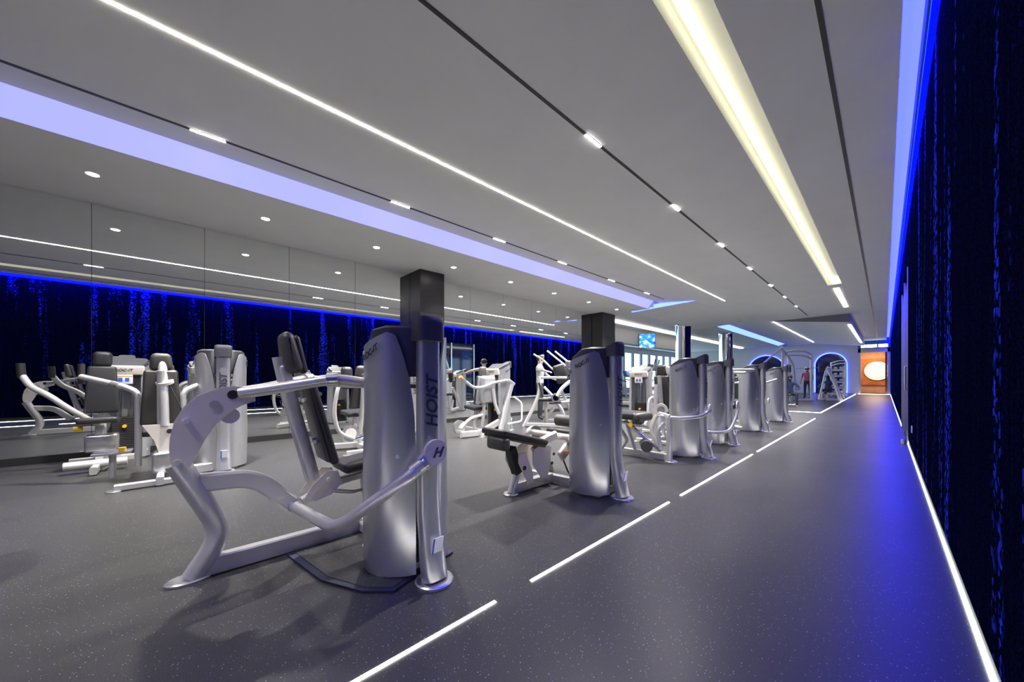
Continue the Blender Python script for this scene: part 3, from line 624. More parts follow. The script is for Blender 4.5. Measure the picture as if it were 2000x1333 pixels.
obj('hole', xf(box((.011, -.03, -.025), (.014, .03, .02)), T(-2.66, 4.62, .50) @ R(math.radians(-50), 'Z')), 'ink', pv2, False)
obj('rear_leg', sweep([(-2.66, 4.63, .45), (-2.52, 4.66, .24), (-2.68, 4.62, .02)], rrect(.06, .04, .01), .05, ref=(0, 1, 0)), 'frame', m3)
obj('rear_leg', sweep([(-2.60, 4.75, .52), (-2.48, 4.80, .1)], rrect(.06, .04, .01), ref=(0, 1, 0)), 'frame', m3)
obj('seat_knob', disc((-2.40, 4.52, .49), (.3, -.95, 0), .03, .06, 16), 'yellow', m3)
obj('seat_bar', tube([(-2.62, 4.6, .50), (-2.2, 4.6, .48)], .022), 'steel', m3)

# ------------------------------------------------------------------ seat unit shared by further machines (local: user faces +y)
def seat_unit(root, x, y, rz, sz=.5, bw=.32, bh=.6, head=True, lean=12, arms='press', shellmat='padback', grip='black'):
    m = T(x, y, 0) @ R(rz, 'Z'); P = lambda *a: [m @ Vector(p) for p in a]
    A = lambda n, g, mt: obj(n, xf(g, m), mt, root)
    A('base_beam', sweep([(0, -.55, .055), (0, .55, .055)], rrect(.085, .06), ref=Z_), 'frame')
    A('base_bar', sweep([(-.32, -.5, .04), (.32, -.5, .04)], rrect(.06, .06), ref=Z_), 'frame')
    A('seat_post', sweep([(0, .12, .08), (0, .08, sz - .06)], rrect(.07, .07), ref=(0, 1, 0)), 'frame')
    A('seat', rbox(.34, .38, .075, .03, 4, T(0, .10, sz) @ R(math.radians(5), 'X')), 'pad')
    a = math.radians(lean); zc = sz + .08 + bh / 2; yc = -.10 - .5 * bh * math.sin(a)
    A('backrest', rbox(bw, .06, bh, .03, 4, T(0, yc, zc) @ R(a, 'X'), (.8, 1)), 'pad')
    A('backrest_shell', rbox(bw * .93, .035, bh * .96, .017, 3, T(0, yc - .042, zc) @ R(a, 'X'), (.8, 1)), shellmat)
    A('backrest_tube', tube([(0, yc - .085 - .5 * bh * math.sin(a), zc + bh * .48), (0, yc - .075 + .3 * bh * math.sin(a), sz), (0, -.12, .08)], .034, .15), 'frame')
    if head:
        A('head_pad', rbox(.20, .09, .19, .045, 4, T(0, yc - .5 * bh * math.sin(a) + .01, zc + bh * .5 + .09) @ R(a, 'X'), (.8, .85)), 'padback')
    for s in (-1, 1):
        if arms == 'press':
            A('press_arm', tube([(s * .06, -.38, sz + .50), (s * .30, -.15, sz + .55), (s * .36, .12, sz + .50), (s * .33, .30, sz + .50)], .024, .1), 'frame')
            A('hand_grip', tube([(s * .33, .30, sz + .50), (s * .30, .42, sz + .50)], .021), grip)
        elif arms == 'fly':
            A('fly_arm', tube([(s * .18, -.08, .16), (s * .18, -.08, sz + .45), (s * .30, -.04, sz + .52), (s * .62, .22, sz + .62)], .03, .1), 'frame')
            A('arm_collar', tube([(s * .32, -.02, sz + .52), (s * .38, .03, sz + .54)], .04), 'steel')
            A('hand_grip', tube([(s * .62, .24, sz + .54), (s * .62, .24, sz + .76)], .027), grip)
        elif arms == 'dip':
            A('dip_arm', tube([(s * .30, -.3, .25), (s * .34, -.05, .35), (s * .36, .05, sz + .25), (s * .30, .35, sz + .28)], .022, .1), 'frame')
            A('hand_grip', tube([(s * .30, .35, sz + .28), (s * .28, .46, sz + .28)], .02), grip)
    if arms in ('press', 'dip'):
        A('rear_upright', sweep([(0, -.5, .06), (0, -.42, sz + .52)], rrect(.09, .06, .012), ref=(0, 1, 0)), 'frame')
    k = A('seat_knob', disc((.16, .16, sz - .08), (1, 0, 0), .028, .07, 14), 'yellow')
    for sx in (-.32, .32): A('foot_plate', lathe([(.06, 0), (.06, .012), (.054, .016)], (sx, -.5, 0), 16), 'steel')
    return m

# 4, 5, 6: the further towers of the walkway row
m4 = thing('seated_dip_machine', (-2.4, 6.3, 0), 'seated dip machine whose long bar loops around the fourth tower', 'exercise machine')
tower(m4, -2.02, 6.80, 0); seat_unit(m4, -2.72, 6.45, 0, arms='dip')
obj('loop_bar', tube([(-2.35, 6.3, .26), (-1.95, 6.42, .23), (-1.76, 6.62, .24), (-1.70, 6.78, .50), (-1.68, 6.82, .66)], .024, .12), 'frame', m4)
obj('pivot_disc', disc((-1.70, 6.82, .68), (1, 0, 0), .06, .02, 24), 'plate', m4)
obj('cross_beam', sweep([(-2.72, 6.75, .05), (-2.0, 6.8, .05)], rrect(.07, .06), ref=Z_), 'frame', m4)
m5 = thing('pulldown_machine', (-2.4, 8.4, 0), 'machine with a big pale shoulder roller beside the fifth tower', 'exercise machine')
tower(m5, -1.98, 9.0, 0); seat_unit(m5, -2.85, 8.5, math.pi, arms=None, head=False)
for xx in (-2.45, -2.15): obj('upright', sweep([(xx, 8.3, 0), (xx, 8.3, 1.25)], rrect(.07, .05, .01), ref=(0, 1, 0)), 'frame', m5)
rl = obj('shoulder_roller', disc((-2.42, 8.25, 1.32), (1, .2, 0), .12, .26, 24), 'plate', m5)
obj('top_bar', tube([(-2.75, 8.25, 1.24), (-1.95, 8.4, 1.24)], .03), 'frame', m5)
obj('top_bar', tube([(-2.2, 8.3, 1.30), (-1.9, 8.8, 1.30)], .03), 'frame', m5)
obj('foot_bar', tube([(-2.75, 8.2, .12), (-2.0, 8.35, .12)], .03), 'frame', m5)
obj('leg_pad', disc((-2.3, 8.25, .56), (1, 0, 0), .06, .4, 18), 'pad', m5)
obj('cross_beam', sweep([(-2.85, 8.9, .05), (-2.0, 9.0, .05)], rrect(.07, .06), ref=Z_), 'frame', m5)
obj('pivot_disc', disc((-1.68, 9.02, .65), (1, 0, 0), .06, .02, 24), 'plate', m5)
m6 = thing('chest_press_machine', (-2.4, 10.9, 0), 'chest press machine beside the sixth and last tower of the walkway row', 'exercise machine')
tower(m6, -1.98, 11.46, 0); seat_unit(m6, -2.75, 10.8, 0)
obj('cross_beam', sweep([(-2.75, 11.4, .05), (-2.0, 11.46, .05)], rrect(.07, .06), ref=Z_), 'frame', m6)
obj('lift_bar', tube([(-2.5, 10.6, 1.05), (-2.1, 10.8, 1.0), (-1.9, 11.1, 1.1)], .026, .1), 'frame', m6)

# ------------------------------------------------------------------ mirror-side row
r1 = thing('pec_fly_machine', (-5.6, 0, 0), 'pec fly machine with vertical black grips nearest the near end of the mirrors', 'exercise machine')
tower(r1, -5.72, .405, 0, 1.04)
mm = seat_unit(r1, -5.72, -.13, math.pi / 2, sz=.52, bw=.34, bh=.62, lean=6, arms='fly')
obj('pulley', disc((-5.50, -.10, 1.08), (.35, -.2, .9), .075, .03, 24), 'plate', r1)
obj('pulley_strut', tube([(-5.56, -.12, 1.30), (-5.47, -.11, 1.02), (-5.45, -.1, .6)], .04, .1), 'frame', r1)
fr = obj('frame_bracket', prism([(-5.46, -.27, .62), (-5.46, .06, .62), (-5.46, .05, .40), (-5.46, -.02, .22), (-5.46, -.12, .22), (-5.46, -.18, .45)], (.03, 0, 0)), 'plate', r1)
obj('hole', disc((-5.428, -.06, .54), (1, 0, 0), .025, .006, 16), 'black', fr)
obj('gear_box', rbox(.22, .24, .24, .03, 3, T(-5.50, -.08, .20)), 'steel', r1)
obj('step_tray', rbox(.26, .30, .03, .012, 2, T(-5.9, -.52, .30)), 'steel', r1)
obj('tray_support', tube([(-5.9, -.52, .02), (-5.9, -.52, .3)], .03), 'frame', r1)
obj('cross_beam', sweep([(-5.55, -.1, .06), (-5.6, .40, .06)], rrect(.1, .09), ref=Z_), 'frame', r1)
obj('tray_knob', disc((-5.8, -.44, .335), (0, 0, 1), .03, .05, 14), 'yellow', r1)
obj('cable', tube([(-5.46, -.06, 1.05), (-5.42, .03, .8), (-5.45, .05, .66)], .006, .1, 8), 'black', r1)

r0 = thing('mirror_side_press_machine', (-7.0, -.65, 0), 'machine backed against the mirrors with black padded seat facing the room', 'exercise machine')
tower(r0, -7.385, -.53, math.pi, 1.0)
seat_unit(r0, -6.80, -.70, -math.pi / 2, sz=.60, bw=.31, bh=.60, lean=4, arms=None, head=False)
obj('head_pad', rbox(.10, .17, .20, .07, 5, T(-6.98, -.70, 1.37)), 'pad', r0)
obj('stand_tube', tube([(-6.88, -.80, .60), (-6.80, -.98, .78), (-6.80, -1.10, .92), (-6.9, -1.25, 1.02), (-6.95, -1.32, 1.16)], .032, .12), 'frame', r0)
obj('hand_grip', tube([(-6.95, -1.32, 1.13), (-6.95, -1.33, 1.30)], .035), 'black', r0)
obj('foot_bar', tube([(-6.5, -.95, .10), (-6.5, -.45, .10)], .05), 'frame', r0)
obj('crank_box', rbox(.2, .28, .22, .03, 3, T(-6.75, -.68, .32)), 'steel', r0)
obj('cross_beam', sweep([(-7.3, -.6, .05), (-6.5, -.68, .05)], rrect(.08, .08), ref=Z_), 'frame', r0)
# second press machine, outside the frame but seen in the mirrors
def copy_tree(o, parent=None):
    c = o.copy(); COL.objects.link(c); c.parent = parent
    for ch in [x for x in bpy.data.objects if x.parent == o]: copy_tree(ch, c)
    return c
mc = copy_tree(m1); mc.location = Vector(m1.location) + Vector((-1.08, -2.15, 0)); mc['label'] = 'second silver press machine with curved rocker plate, seen reflected in the mirrors'
r2 = thing('ab_crunch_machine', (-5.7, 2.2, 0), 'machine with a curved tube arm and round dark seat behind the front tower', 'exercise machine')
tower(r2, -5.75, 2.95, 0, 1.0)
seat_unit(r2, -5.85, 2.1, math.pi / 2, sz=.56, arms=None, bh=.5)
obj('curved_arm', tube([(-5.45, 1.92, .22), (-5.45, 1.70, .32), (-5.45, 1.63, .62), (-5.45, 1.68, .95), (-5.5, 1.75, 1.12)], .028, .25), 'frame', r2)
obj('arm_pad', rbox(.12, .16, .34, .05, 4, T(-5.6, 1.86, 1.13)), 'pad', r2)
obj('base_beam', sweep([(-6.0, 1.62, .06), (-5.5, 2.9, .06)], rrect(.09, .08), ref=Z_), 'frame', r2)
dk = obj('cam_disc', disc((-5.5, 1.88, .30), (1, 0, 0), .12, .05, 26), 'steel', r2)
obj('cam_rim', disc((-5.47, 1.88, .30), (1, 0, 0), .08, .012, 22), 'plate', dk)
obj('crank', tube([(-5.46, 1.95, .22), (-5.44, 2.2, .28), (-5.44, 2.35, .5)], .03, .1), 'chrome', r2)

r3 = thing('row_machine', (-5.5, 4.4, 0), 'seated row machine with rounded silver back and orange tipped handle by the mirrors', 'exercise machine')
tower(r3, -5.62, 4.98, math.pi / 2, 1.02)
seat_unit(r3, -5.75, 4.50, math.pi / 2, sz=.52, bw=.40, bh=.58, lean=4, arms=None, shellmat='silver')
obj('back_dome', xf(rbox(.36, .14, .56, .07, 5), T(-5.52, 4.56, .90) @ R(math.pi / 2, 'Z')), 'silver', r3)
obj('back_strut', sweep([(-5.42, 4.60, 1.02), (-5.42, 4.66, .62), (-5.4, 4.75, .40)], rrect(.07, .05, .015), .1, ref=(0, 1, 0)), 'frame', r3)
obj('upright', sweep([(-5.3, 5.02, 1.02), (-5.3, 4.84, .55), (-5.3, 4.68, .01)], rrect(.10, .08, .02), .2, ref=(0, 1, 0)), 'frame', r3)
obj('top_yoke', sweep([(-5.3, 4.80, 1.07), (-5.3, 4.92, 1.08), (-5.3, 5.06, 1.0)], rrect(.07, .10, .02), .08, ref=Z_), 'silver', r3)
obj('row_arm', tube([(-5.3, 4.80, 1.07), (-5.3, 4.55, 1.05), (-5.3, 4.25, .95), (-5.3, 4.02, .95), (-5.3, 3.86, 1.06)], .028, .12), 'frame', r3)
obj('hand_grip', tube([(-5.3, 3.90, 1.03), (-5.3, 3.76, 1.13)], .024), 'steel', r3)
obj('grip_tip', disc((-5.3, 3.745, 1.14), (0, -.8, .6), .032, .05, 16), 'orange', r3)
obj('base_beam', sweep([(-5.45, 3.85, .07), (-5.42, 4.30, .06), (-5.36, 4.72, .25)], rrect(.12, .08, .015), .12, ref=Z_), 'frame', r3)
obj('seat_arch', tube([(-5.5, 3.88, .18), (-5.5, 4.1, .36), (-5.5, 4.4, .40)], .03, .12), 'frame', r3)
obj('step_handle', tube([(-5.2, 4.98, .75), (-5.15, 5.16, .62), (-5.15, 5.16, .24), (-5.25, 4.85, .2)], .018, .07), 'white', r3)
dk = obj('cam_disc', disc((-5.55, 3.88, .2), (1, 0, 0), .13, .06, 26), 'steel', r3)

r4 = thing('pullover_machine', (-5.42, 6.17, 0), 'tall machine with raised twin handlebars and splayed legs by the mirrors', 'exercise machine')
K4 = 8.18 / FPX
B4 = T(-5.42, 6.17, 0) @ R(TH, 'Z')
def q4(px, py, y=0.0): return B4 @ Vector(((px - 1063) * K4, y, CH + (VY - py) * K4))
def t4(n, pts, r, mt='frame', bend=.1): return obj(n, tube([q4(*p) for p in pts], r, bend), mt, r4)
tower(r4, -5.0, 7.2, math.radians(100), 1.0)
RR = rrect(.085, .06, .015)
obj('leg', sweep([q4(1022, 834), q4(1044, 792), q4(1054, 765), q4(1052, 736)], RR, .15), 'frame', r4)
obj('leg', sweep([q4(1104, 836, .02), q4(1100, 805, .02), q4(1088, 788, .02)], RR, .15), 'frame', r4)
obj('leg', sweep([q4(1064, 828, .35), q4(1084, 800, .35)], RR), 'frame', r4)
obj('leg', sweep([q4(1128, 820, .5), q4(1112, 790, .4), q4(1100, 765, .3)], RR, .1), 'frame', r4)
obj('base_beam', sweep([q4(1025, 829), q4(1104, 832, .02)], rrect(.08, .08), ref=Z_), 'frame', r4)
obj('base_beam', sweep([q4(1064, 826, .35), q4(1125, 824, .45)], rrect(.07, .07), ref=Z_), 'frame', r4)
hb = obj('pivot_hub', disc(q4(1084, 777, -.05), (ST, -CT, 0), .10, .16, 28), 'steel', r4)
obj('hub_cap', disc(q4(1084, 777, -.135), (ST, -CT, 0), .07, .02, 24), 'chrome', hb)
obj('hub_belt', box(q4(1071, 789, -.12), q4(1098, 786, .05)), 'black', r4, False)
t4('sweep_arm', [(1086, 774, -.12), (1096, 758, -.1), (1112, 746, 0), (1135, 738, .15)], .045)
t4('cross_bar', [(1050, 738), (1108, 738, .1)], .03, 'steel')
t4('front_bar', [(1095, 786, .0), (1140, 784, .2)], .03)
t4('brace', [(1062, 756), (1080, 775, -.02)], .03)
t4('side_lever', [(1052, 748, -.06), (1060, 776, -.06)], .028, 'black')
for (a, b, c, y) in (((1068, 686), (1105, 716), (1118, 715), -.05), ((1085, 686), (1117, 712), (1122, 720), .12)):
    t4('handlebar', [(*a, y), (*b, y), (*c, y + .03)], .02, 'white', .06)
t4('lever_arm', [(1043, 691, .25), (1062, 702, .25), (1082, 722, .25)], .022)
t4('lever_hook', [(1058, 694, .2), (1063, 693, .2), (1062, 702, .24)], .018)
obj('weight_head', rbox(.16, .2, .12, .03, 3, B4 @ T((1056 - 1063) * K4, .3, CH + 20 * K4)), 'frame', r4)
obj('back_pad', rbox(.30, .14, .46, .06, 4, B4 @ T((1098 - 1063) * K4, .25, CH + 10 * K4) @ R(math.radians(-18), 'Y')), 'pad', r4)
obj('seat', rbox(.36, .34, .08, .03, 4, B4 @ T((1066 - 1063) * K4, .25, .62)), 'pad', r4)
obj('seat_post', tube([q4(1066, 785, .25), q4(1070, 830, .3)], .04), 'frame', r4)

r5 = thing('back_extension_machine', (-3.4, 7.4, 0), 'machine with a tall dark oval backrest facing away, between the two tower rows', 'exercise machine')
tower(r5, -3.75, 7.55, math.radians(100), .98)
seat_unit(r5, -3.15, 7.55, 0, sz=.52, bw=.34, bh=.78, lean=4, arms=None, head=False)
obj('oval_back', xf(disc((0, 0, 0), (0, 1, 0), .40, .05, 36), T(-3.15, 7.37, .98) @ Matrix.Diagonal((.52, 1, 1.0, 1))), 'pad', r5)
obj('back_post', sweep([(-3.14, 7.28, 1.15), (-3.14, 7.26, .2)], rrect(.08, .07, .015), ref=(0, 1, 0)), 'frame', r5)
obj('back_clamp', rbox(.14, .1, .16, .02, 2, T(-3.14, 7.24, .86)), 'plate', r5)
obj('cross_beam', sweep([(-3.7, 7.5, .05), (-3.1, 7.5, .05)], rrect(.07, .06), ref=Z_), 'frame', r5)

# ------------------------------------------------------------------ cardio area
def treadmill(x, y, rz, label):
    t = thing('treadmill', (x, y, 0), label, 'treadmill', 'treadmills in the cardio area'); m = T(x, y, 0) @ R(rz, 'Z')
    A = lambda n, g, mt: obj(n, xf(g, m), mt, t)
    A('deck', rbox(.80, 1.9, .16, .04, 2, T(0, 0, .13)), 'frame'); A('belt', box((-.27, -.93, .205), (.27, .75, .218)), 'black')
    A('motor_hood', rbox(.80, .45, .16, .06, 3, T(0, .78, .26)), 'padback')
    for s in (-1, 1):
        A('upright', sweep([(s * .40, .62, .2), (s * .40, .74, 1.25)], rrect(.11, .06, .02), ref=(0, 1, 0)), 'silver')
        A('handrail', tube([(s * .40, .72, 1.1), (s * .38, .35, 1.02), (s * .38, .12, .98)], .024, .08), 'black')
    A('console', rbox(.86, .12, .34, .05, 3, T(0, .74, 1.36) @ R(math.radians(-25), 'X')), 'cap')
    A('screen', xf(box((-.24, -.068, -.12), (.24, -.061, .12)), T(0, .74, 1.36) @ R(math.radians(-25), 'X')), 'screen')
TL = ['dark treadmill next to the square column where the mirrors end', 'dark treadmill, second from the square column where the mirrors end', 'dark treadmill, third from the square column where the mirrors end', 'dark treadmill farthest from the square column by the mirrors']
for i, (x, y) in enumerate(((-7.6, 13.4), (-8.3, 15.1), (-8.2, 16.6), (-8.2, 18.4))):
    treadmill(x, y, math.pi / 2, TL[i])
def elliptical(x, y, rz, lab):
    t = thing('elliptical_trainer', (x, y, 0), lab, 'elliptical', 'elliptical trainers in the cardio area'); m = T(x, y, 0) @ R(rz, 'Z')
    A = lambda n, g, mt: obj(n, xf(g, m), mt, t)
    A('base', sweep([(0, -.8, .07), (0, .8, .07)], rrect(.1, .12, .02), ref=Z_), 'frame')
    A('flywheel_cover', xf(disc((0, 0, 0), (1, 0, 0), .32, .16, 28), T(0, .55, .42)), 'silver')
    A('mast', sweep([(0, .45, .4), (0, .35, 1.45)], rrect(.1, .08, .02), ref=(0, 1, 0)), 'silver')
    A('console', rbox(.40, .1, .28, .04, 3, T(0, .32, 1.58) @ R(math.radians(-20), 'X')), 'cap')
    for s in (-1, 1):
        A('swing_arm', tube([(s * .26, .42, .45), (s * .28, .38, 1.1), (s * .24, .05 + s * .15, 1.55), (s * .20, .0 + s * .15, 1.75)], .022, .15), 'frame')
        A('hand_grip', tube([(s * .20, .0 + s * .15, 1.72), (s * .19, -.04 + s * .15, 1.9)], .026), 'black')
        A('pedal_bar', tube([(s * .22, .5, .35), (s * .22, -.35, .28 + s * .06)], .028), 'frame'); A('pedal', rbox(.14, .36, .04, .015, 2, T(s * .22, -.3, .33 + s * .06)), 'black')
for x, y, lab in ((-6.4, 14.2, 'elliptical trainer with tilted arms next to the first treadmill'), (-6.0, 15.8, 'elliptical trainer with tilted arms just before the first chrome column'), (-6.9, 19.6, 'elliptical trainer with tilted arms between the two chrome columns')): elliptical(x, y, math.radians(60), lab)

# ------------------------------------------------------------------ free weight area
pr = thing('power_rack', (-2.9, 22.5, 0), 'tall power rack with arched twin top tubes in the free weight area', 'rack')
for (x, y) in ((-2.57, 23.4), (-3.4, 21.3), (-3.55, 23.8)):
    obj('upright', sweep([(x, y, 0), (x, y, 2.38)], rrect(.10, .10, .015), ref=(0, 1, 0)), 'frame', pr); obj('foot_plate', box((x - .12, y - .12, 0), (x + .12, y + .12, .015)), 'steel', pr, False)
for dz in (0, -.22): obj('top_tube', tube([(-3.4, 21.3, 2.36 + dz * .6), (-3.1, 22.2, 2.52 + dz), (-2.75, 23.0, 2.5 + dz), (-2.57, 23.4, 2.34 + dz)], .04, .5), 'frame', pr)
obj('brace', sweep([(-4.6, 20.9, 1.35), (-3.45, 21.25, 2.62)], rrect(.10, .07, .015), ref=(0, 1, 0)), 'frame', pr)
obj('brace', sweep([(-3.45, 21.25, 2.62), (-3.1, 22.0, 1.9), (-3.0, 22.3, .05)], rrect(.10, .07, .015), .3, ref=(0, 1, 0)), 'frame', pr)
obj('base_rail', sweep([(-3.4, 21.3, .05), (-2.57, 23.4, .05)], rrect(.08, .08), ref=Z_), 'frame', pr)
bb = thing('barbell', (-2.6, 23.3, 1.5), 'loaded barbell resting on the power rack', 'barbell')
obj('bar', tube([(-3.7, 23.1, 1.66), (-1.9, 23.5, 1.66)], .016), 'chrome', bb)
for u, r in ((.80, .22), (.85, .22), (.90, .16), (.12, .22), (.17, .22)):
    obj('weight_disc', disc(Vector((-3.7, 23.1, 1.66)).lerp(Vector((-1.9, 23.5, 1.66)), u), (.976, .217, 0), r, .05, 24), 'stack', bb)
ib = thing('incline_press_frame', (-1.9, 24.3, 0), 'slanted press frame beside the dumbbell rack', 'rack')
for dy in (0, .9):
    obj('slant_leg', sweep([(-1.55, 24.1 + dy, .0), (-1.75, 24.1 + dy, .9), (-2.05, 24.3 + dy, 1.65)], rrect(.13, .10, .02), .4, ref=(0, 1, 0)), 'frame', ib)
    obj('front_leg', sweep([(-2.35, 24.3 + dy, .0), (-2.08, 24.3 + dy, 1.6)], rrect(.09, .08, .02), ref=(0, 1, 0)), 'frame', ib)
    obj('floor_rail', sweep([(-2.4, 24.3 + dy, .04), (-1.5, 24.1 + dy, .04)], rrect(.08, .08), ref=Z_), 'frame', ib)
obj('top_bar', tube([(-2.06, 24.2, 1.66), (-2.06, 25.3, 1.66)], .04), 'frame', ib)
obj('bench', rbox(.34, .9, .09, .03, 3, T(-2.0, 24.7, .45)), 'pad', ib)
dr_ = thing('dumbbell_rack', (-1.95, 27.5, 0), 'five tier rack of chrome dumbbells before the end wall arch', 'rack')
for x in (-2.3, -1.62): obj('side_frame', sweep([(x, 27.5, 0), (x, 27.7, 1.85)], rrect(.10, .07, .015), ref=(0, 1, 0)), 'frame', dr_)
for k in range(5):
    obj('shelf', rbox(.78, .34, .04, .01, 1, T(-1.96, 27.5 + .04 * k, .25 + .34 * k) @ R(math.radians(15), 'X')), 'frame', dr_)
    for j in range(3):
        x = -2.2 + .24 * j; z = .375 + .34 * k; y = 27.48 + .04 * k
        db = thing('dumbbell', (x, y, z), 'chrome ended dumbbell on the %s shelf of the five tier rack' % ('lowest', 'second lowest', 'middle', 'second highest', 'topmost')[k], 'dumbbell', 'dumbbells on the rack')
        obj('handle', tube([(x, y - .09, z), (x, y + .09, z)], .016), 'chrome', db)
        for s in (-1, 1): obj('weight_head', disc((x, y + s * .11, z), (0, 1, 0), .07, .08, 16), 'steel', db)
# tall pulley frame seen through the arch
tf = thing('cable_frame', (-2.0, 31.5, 0), 'arched cable frame standing before the blue rimmed arch', 'rack')
for x in (-2.45, -1.75): obj('upright', sweep([(x, 31.5, 0), (x, 31.5, 2.2)], rrect(.09, .09, .015), ref=(0, 1, 0)), 'frame', tf)
for dz in (0, -.18): obj('top_tube', tube([(-2.45, 31.5, 2.15 + dz), (-2.1, 31.5, 2.3 + dz), (-1.75, 31.5, 2.3 + dz)], .035, .2), 'frame', tf)
fb = thing('flat_bench', (-2.75, 18.6, 0), 'small weight bench before the power rack', 'bench')
obj('bench_pad', rbox(.30, 1.0, .08, .03, 3, T(-2.75, 18.6, .46)), 'pad', fb)
for dy in (-.35, .35):
    obj('leg', sweep([(-2.75, 18.6 + dy, .42), (-2.75, 18.6 + dy, .05)], rrect(.07, .06), ref=(0, 1, 0)), 'frame', fb); obj('foot_bar', tube([(-3.0, 18.6 + dy, .04), (-2.5, 18.6 + dy, .04)], .035), 'frame', fb)

# ------------------------------------------------------------------ people
def person(name, loc, rz, J, E, rad, paint, label, hair=True):
    p = thing(name, loc, label, 'person'); m = T(*loc) @ R(rz, 'Z')
    ks = list(J); me = bpy.data.meshes.new('body'); me.from_pydata([J[k] for k in ks], [(ks.index(a), ks.index(b)) for a, b in E], [])
    o = bpy.data.objects.new('body', me); COL.objects.link(o)
    o.modifiers.new('s', 'SKIN'); sd = o.modifiers.new('d', 'SUBSURF'); sd.levels = 2; sd.render_levels = 2
    for i, k in enumerate(ks):
        sv = me.skin_vertices[0].data[i]; r = rad[k]; sv.radius = r if isinstance(r, tuple) else (r, r); sv.use_root = (k == 'pelvis')
    ev = bpy.data.meshes.new_from_object(o.evaluated_get(bpy.context.evaluated_depsgraph_get())); bpy.data.objects.remove(o)
    ev.materials.clear(); mats = ['skin', 'top', 'bottom']
    for k in (paint['skin'], paint['top'], paint['bottom'], 'dkcloth'): ev.materials.append(M[k])
    for f in ev.polygons:
        f.material_index = paint['rule'](f.center); f.use_smooth = True
    b = put('body', ev, p, m); h = Vector(J['head'])
    if hair: obj('hair', xf(rbox(.19, .21, .17, .075, 4), m @ T(h.x, h.y - .015, h.z + .055)), 'hair', p)
    f = Vector((h.x, h.y + .098, h.z - .01))
    obj('nose', xf(rbox(.025, .03, .05, .01, 2), m @ T(f.x, f.y + .004, f.z - .01)), 'skin', p)
    for s in (-1, 1):
        obj('eye', xf(rbox(.025, .012, .014, .005, 2), m @ T(f.x + s * .032, f.y - .008, f.z + .02)), 'hair', p); obj('ear', xf(rbox(.02, .04, .06, .01, 2), m @ T(h.x + s * .088, h.y, h.z)), 'skin', p)
    obj('mouth', xf(rbox(.045, .01, .012, .004, 2), m @ T(f.x, f.y - .008, f.z - .055)), 'redcloth', p)
    return p
SE = [('pelvis', 'belly'), ('belly', 'chest'), ('chest', 'neck'), ('neck', 'head'), ('head', 'crown')]
def limbs():
    e = list(SE)
    for s in 'LR':
        e += [('chest', 'sh' + s), ('sh' + s, 'el' + s), ('el' + s, 'wr' + s), ('wr' + s, 'ha' + s), ('pelvis', 'hip' + s), ('hip' + s, 'kn' + s), ('kn' + s, 'an' + s), ('an' + s, 'to' + s)]
        for k in range(4): e += [('ha' + s, 'f%d' % k + s), ('f%d' % k + s, 'g%d' % k + s)]
        e += [('wr' + s, 'th' + s)]
    return e
RAD = dict(pelvis=(.15, .11), belly=(.135, .10), chest=(.16, .11), neck=.055, head=(.085, .10), crown=(.07, .085))
for s in 'LR':
    RAD.update({'sh' + s: .06, 'el' + s: .042, 'wr' + s: .028, 'ha' + s: (.038, .018), 'hip' + s: .085, 'kn' + s: .058, 'an' + s: .04, 'to' + s: (.042, .03), 'th' + s: .011})
    for k in range(4): RAD['f%d' % k + s] = .010; RAD['g%d' % k + s] = .008
def hands(J):
    for s, sg in (('L', -1), ('R', 1)):
        a, b = Vector(J['wr' + s]), Vector(J['ha' + s]); d = (b - a).normalized(); side = d.cross(Vector((0, 0, 1)))
        side = side.normalized() if side.length > .1 else Vector((0, 1, 0)); dn = d.cross(side).normalized()
        for k in range(4):
            o = b + side * (.017 * (k - 1.5)); L = (.035, .042, .039, .03)[k]
            J['f%d' % k + s] = tuple(o + d * L); J['g%d' % k + s] = tuple(o + d * (L * 1.5) + dn * (L * .7))
        J['th' + s] = tuple(a + d * .045 + side * .045)
    return J
def stand(arms):
    J = dict(pelvis=(0, 0, .96), belly=(0, .01, 1.12), chest=(0, 0, 1.34), neck=(0, .01, 1.50), head=(0, .03, 1.62), crown=(0, .02, 1.71))
    for s, sg in (('L', -1), ('R', 1)):
        J.update({'hip' + s: (sg * .10, 0, .90), 'kn' + s: (sg * .11, .03, .50), 'an' + s: (sg * .12, 0, .09), 'to' + s: (sg * .13, .15, .04), 'sh' + s: (sg * .19, 0, 1.42)})
        for k, v in arms[s].items(): J[k + s] = v
    return hands(J)
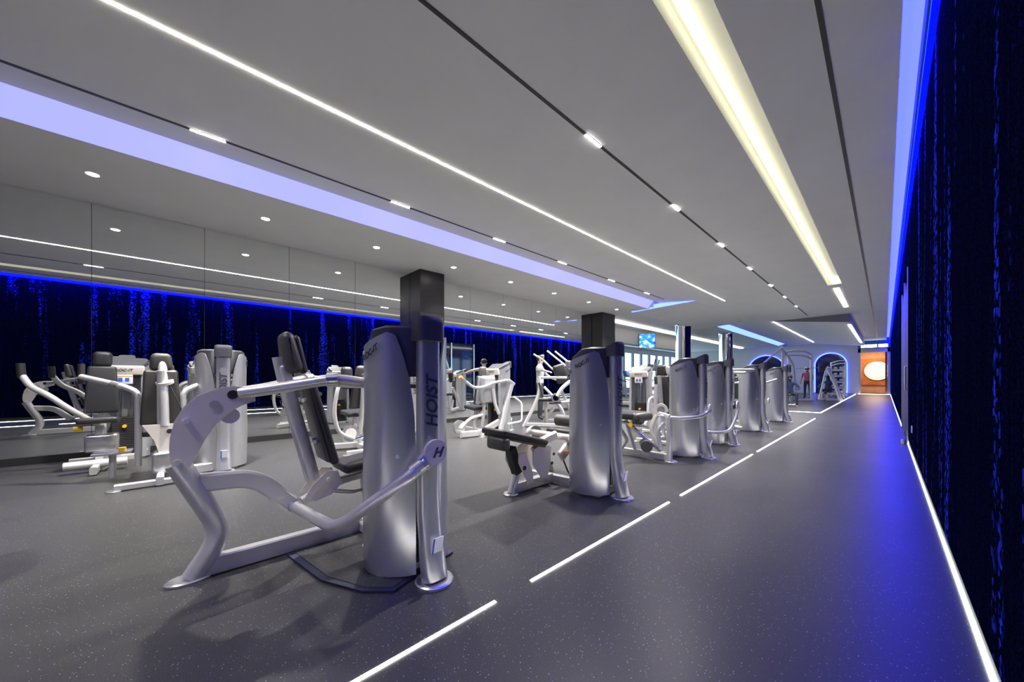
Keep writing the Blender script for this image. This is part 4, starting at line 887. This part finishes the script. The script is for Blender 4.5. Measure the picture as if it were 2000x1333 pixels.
def sit(arms):
    J = dict(pelvis=(0, 0, .56), belly=(0, .02, .70), chest=(0, .03, .92), neck=(0, .05, 1.08), head=(0, .08, 1.20), crown=(0, .07, 1.29))
    for s, sg in (('L', -1), ('R', 1)):
        J.update({'hip' + s: (sg * .10, .05, .55), 'kn' + s: (sg * .16, .44, .53), 'an' + s: (sg * .16, .48, .09), 'to' + s: (sg * .17, .62, .04), 'sh' + s: (sg * .19, .03, 1.0)})
        for k, v in arms[s].items(): J[k + s] = v
    return hands(J)
def rule(waist, slv, short):
    def f(c):
        if c.z < .075: return 3
        if c.z < waist and abs(c.x) < .30 and not (abs(c.x) > .21 and c.z > waist - .25): return 2 if c.z > short else 0
        if abs(c.x) > slv or c.z > waist + .56: return 0
        return 1
    return f
A1 = {'L': dict(el=(-.34, .12, 1.22), wr=(-.44, .32, 1.10), ha=(-.47, .40, 1.07)), 'R': dict(el=(.42, .10, 1.36), wr=(.55, .30, 1.30), ha=(.58, .38, 1.29))}
person('person', (-6.45, 7.15, 0), math.radians(-60), stand(A1), limbs(), RAD, dict(skin='skin', top='greycloth', bottom='dkcloth', rule=rule(1.0, .30, .0)), 'person in a grey shirt standing with raised arms behind the handlebar machine')
A2 = {'L': dict(el=(-.30, .20, .80), wr=(-.22, .40, .74), ha=(-.18, .47, .74)), 'R': dict(el=(.30, .20, .80), wr=(.22, .40, .74), ha=(.18, .47, .74))}
person('person', (-2.75, 18.55, -.06), math.radians(200), sit(A2), limbs(), RAD, dict(skin='skin', top='navy', bottom='dkcloth', rule=rule(.62, .32, .1)), 'person in a navy shirt sitting on the small weight bench')
person('person', (-2.0, 24.7, -.04), math.radians(150), sit(A2), limbs(), RAD, dict(skin='skin', top='navy', bottom='dkcloth', rule=rule(.62, .30, .35)), 'person in shorts sitting on the bench of the slanted press frame')
person('person', (-3.0, 25.8, 0), math.radians(170), stand({'L': dict(el=(-.26, .05, 1.15), wr=(-.25, .18, .95), ha=(-.25, .22, .88)), 'R': dict(el=(.26, .05, 1.15), wr=(.25, .18, .95), ha=(.25, .22, .88))}), limbs(), RAD, dict(skin='skin', top='redcloth', bottom='dkcloth', rule=rule(1.0, .24, .0)), 'person in a dull red top standing beyond the power rack')
for o in list(bpy.data.objects):
    if '_o' in o: del o['_o']
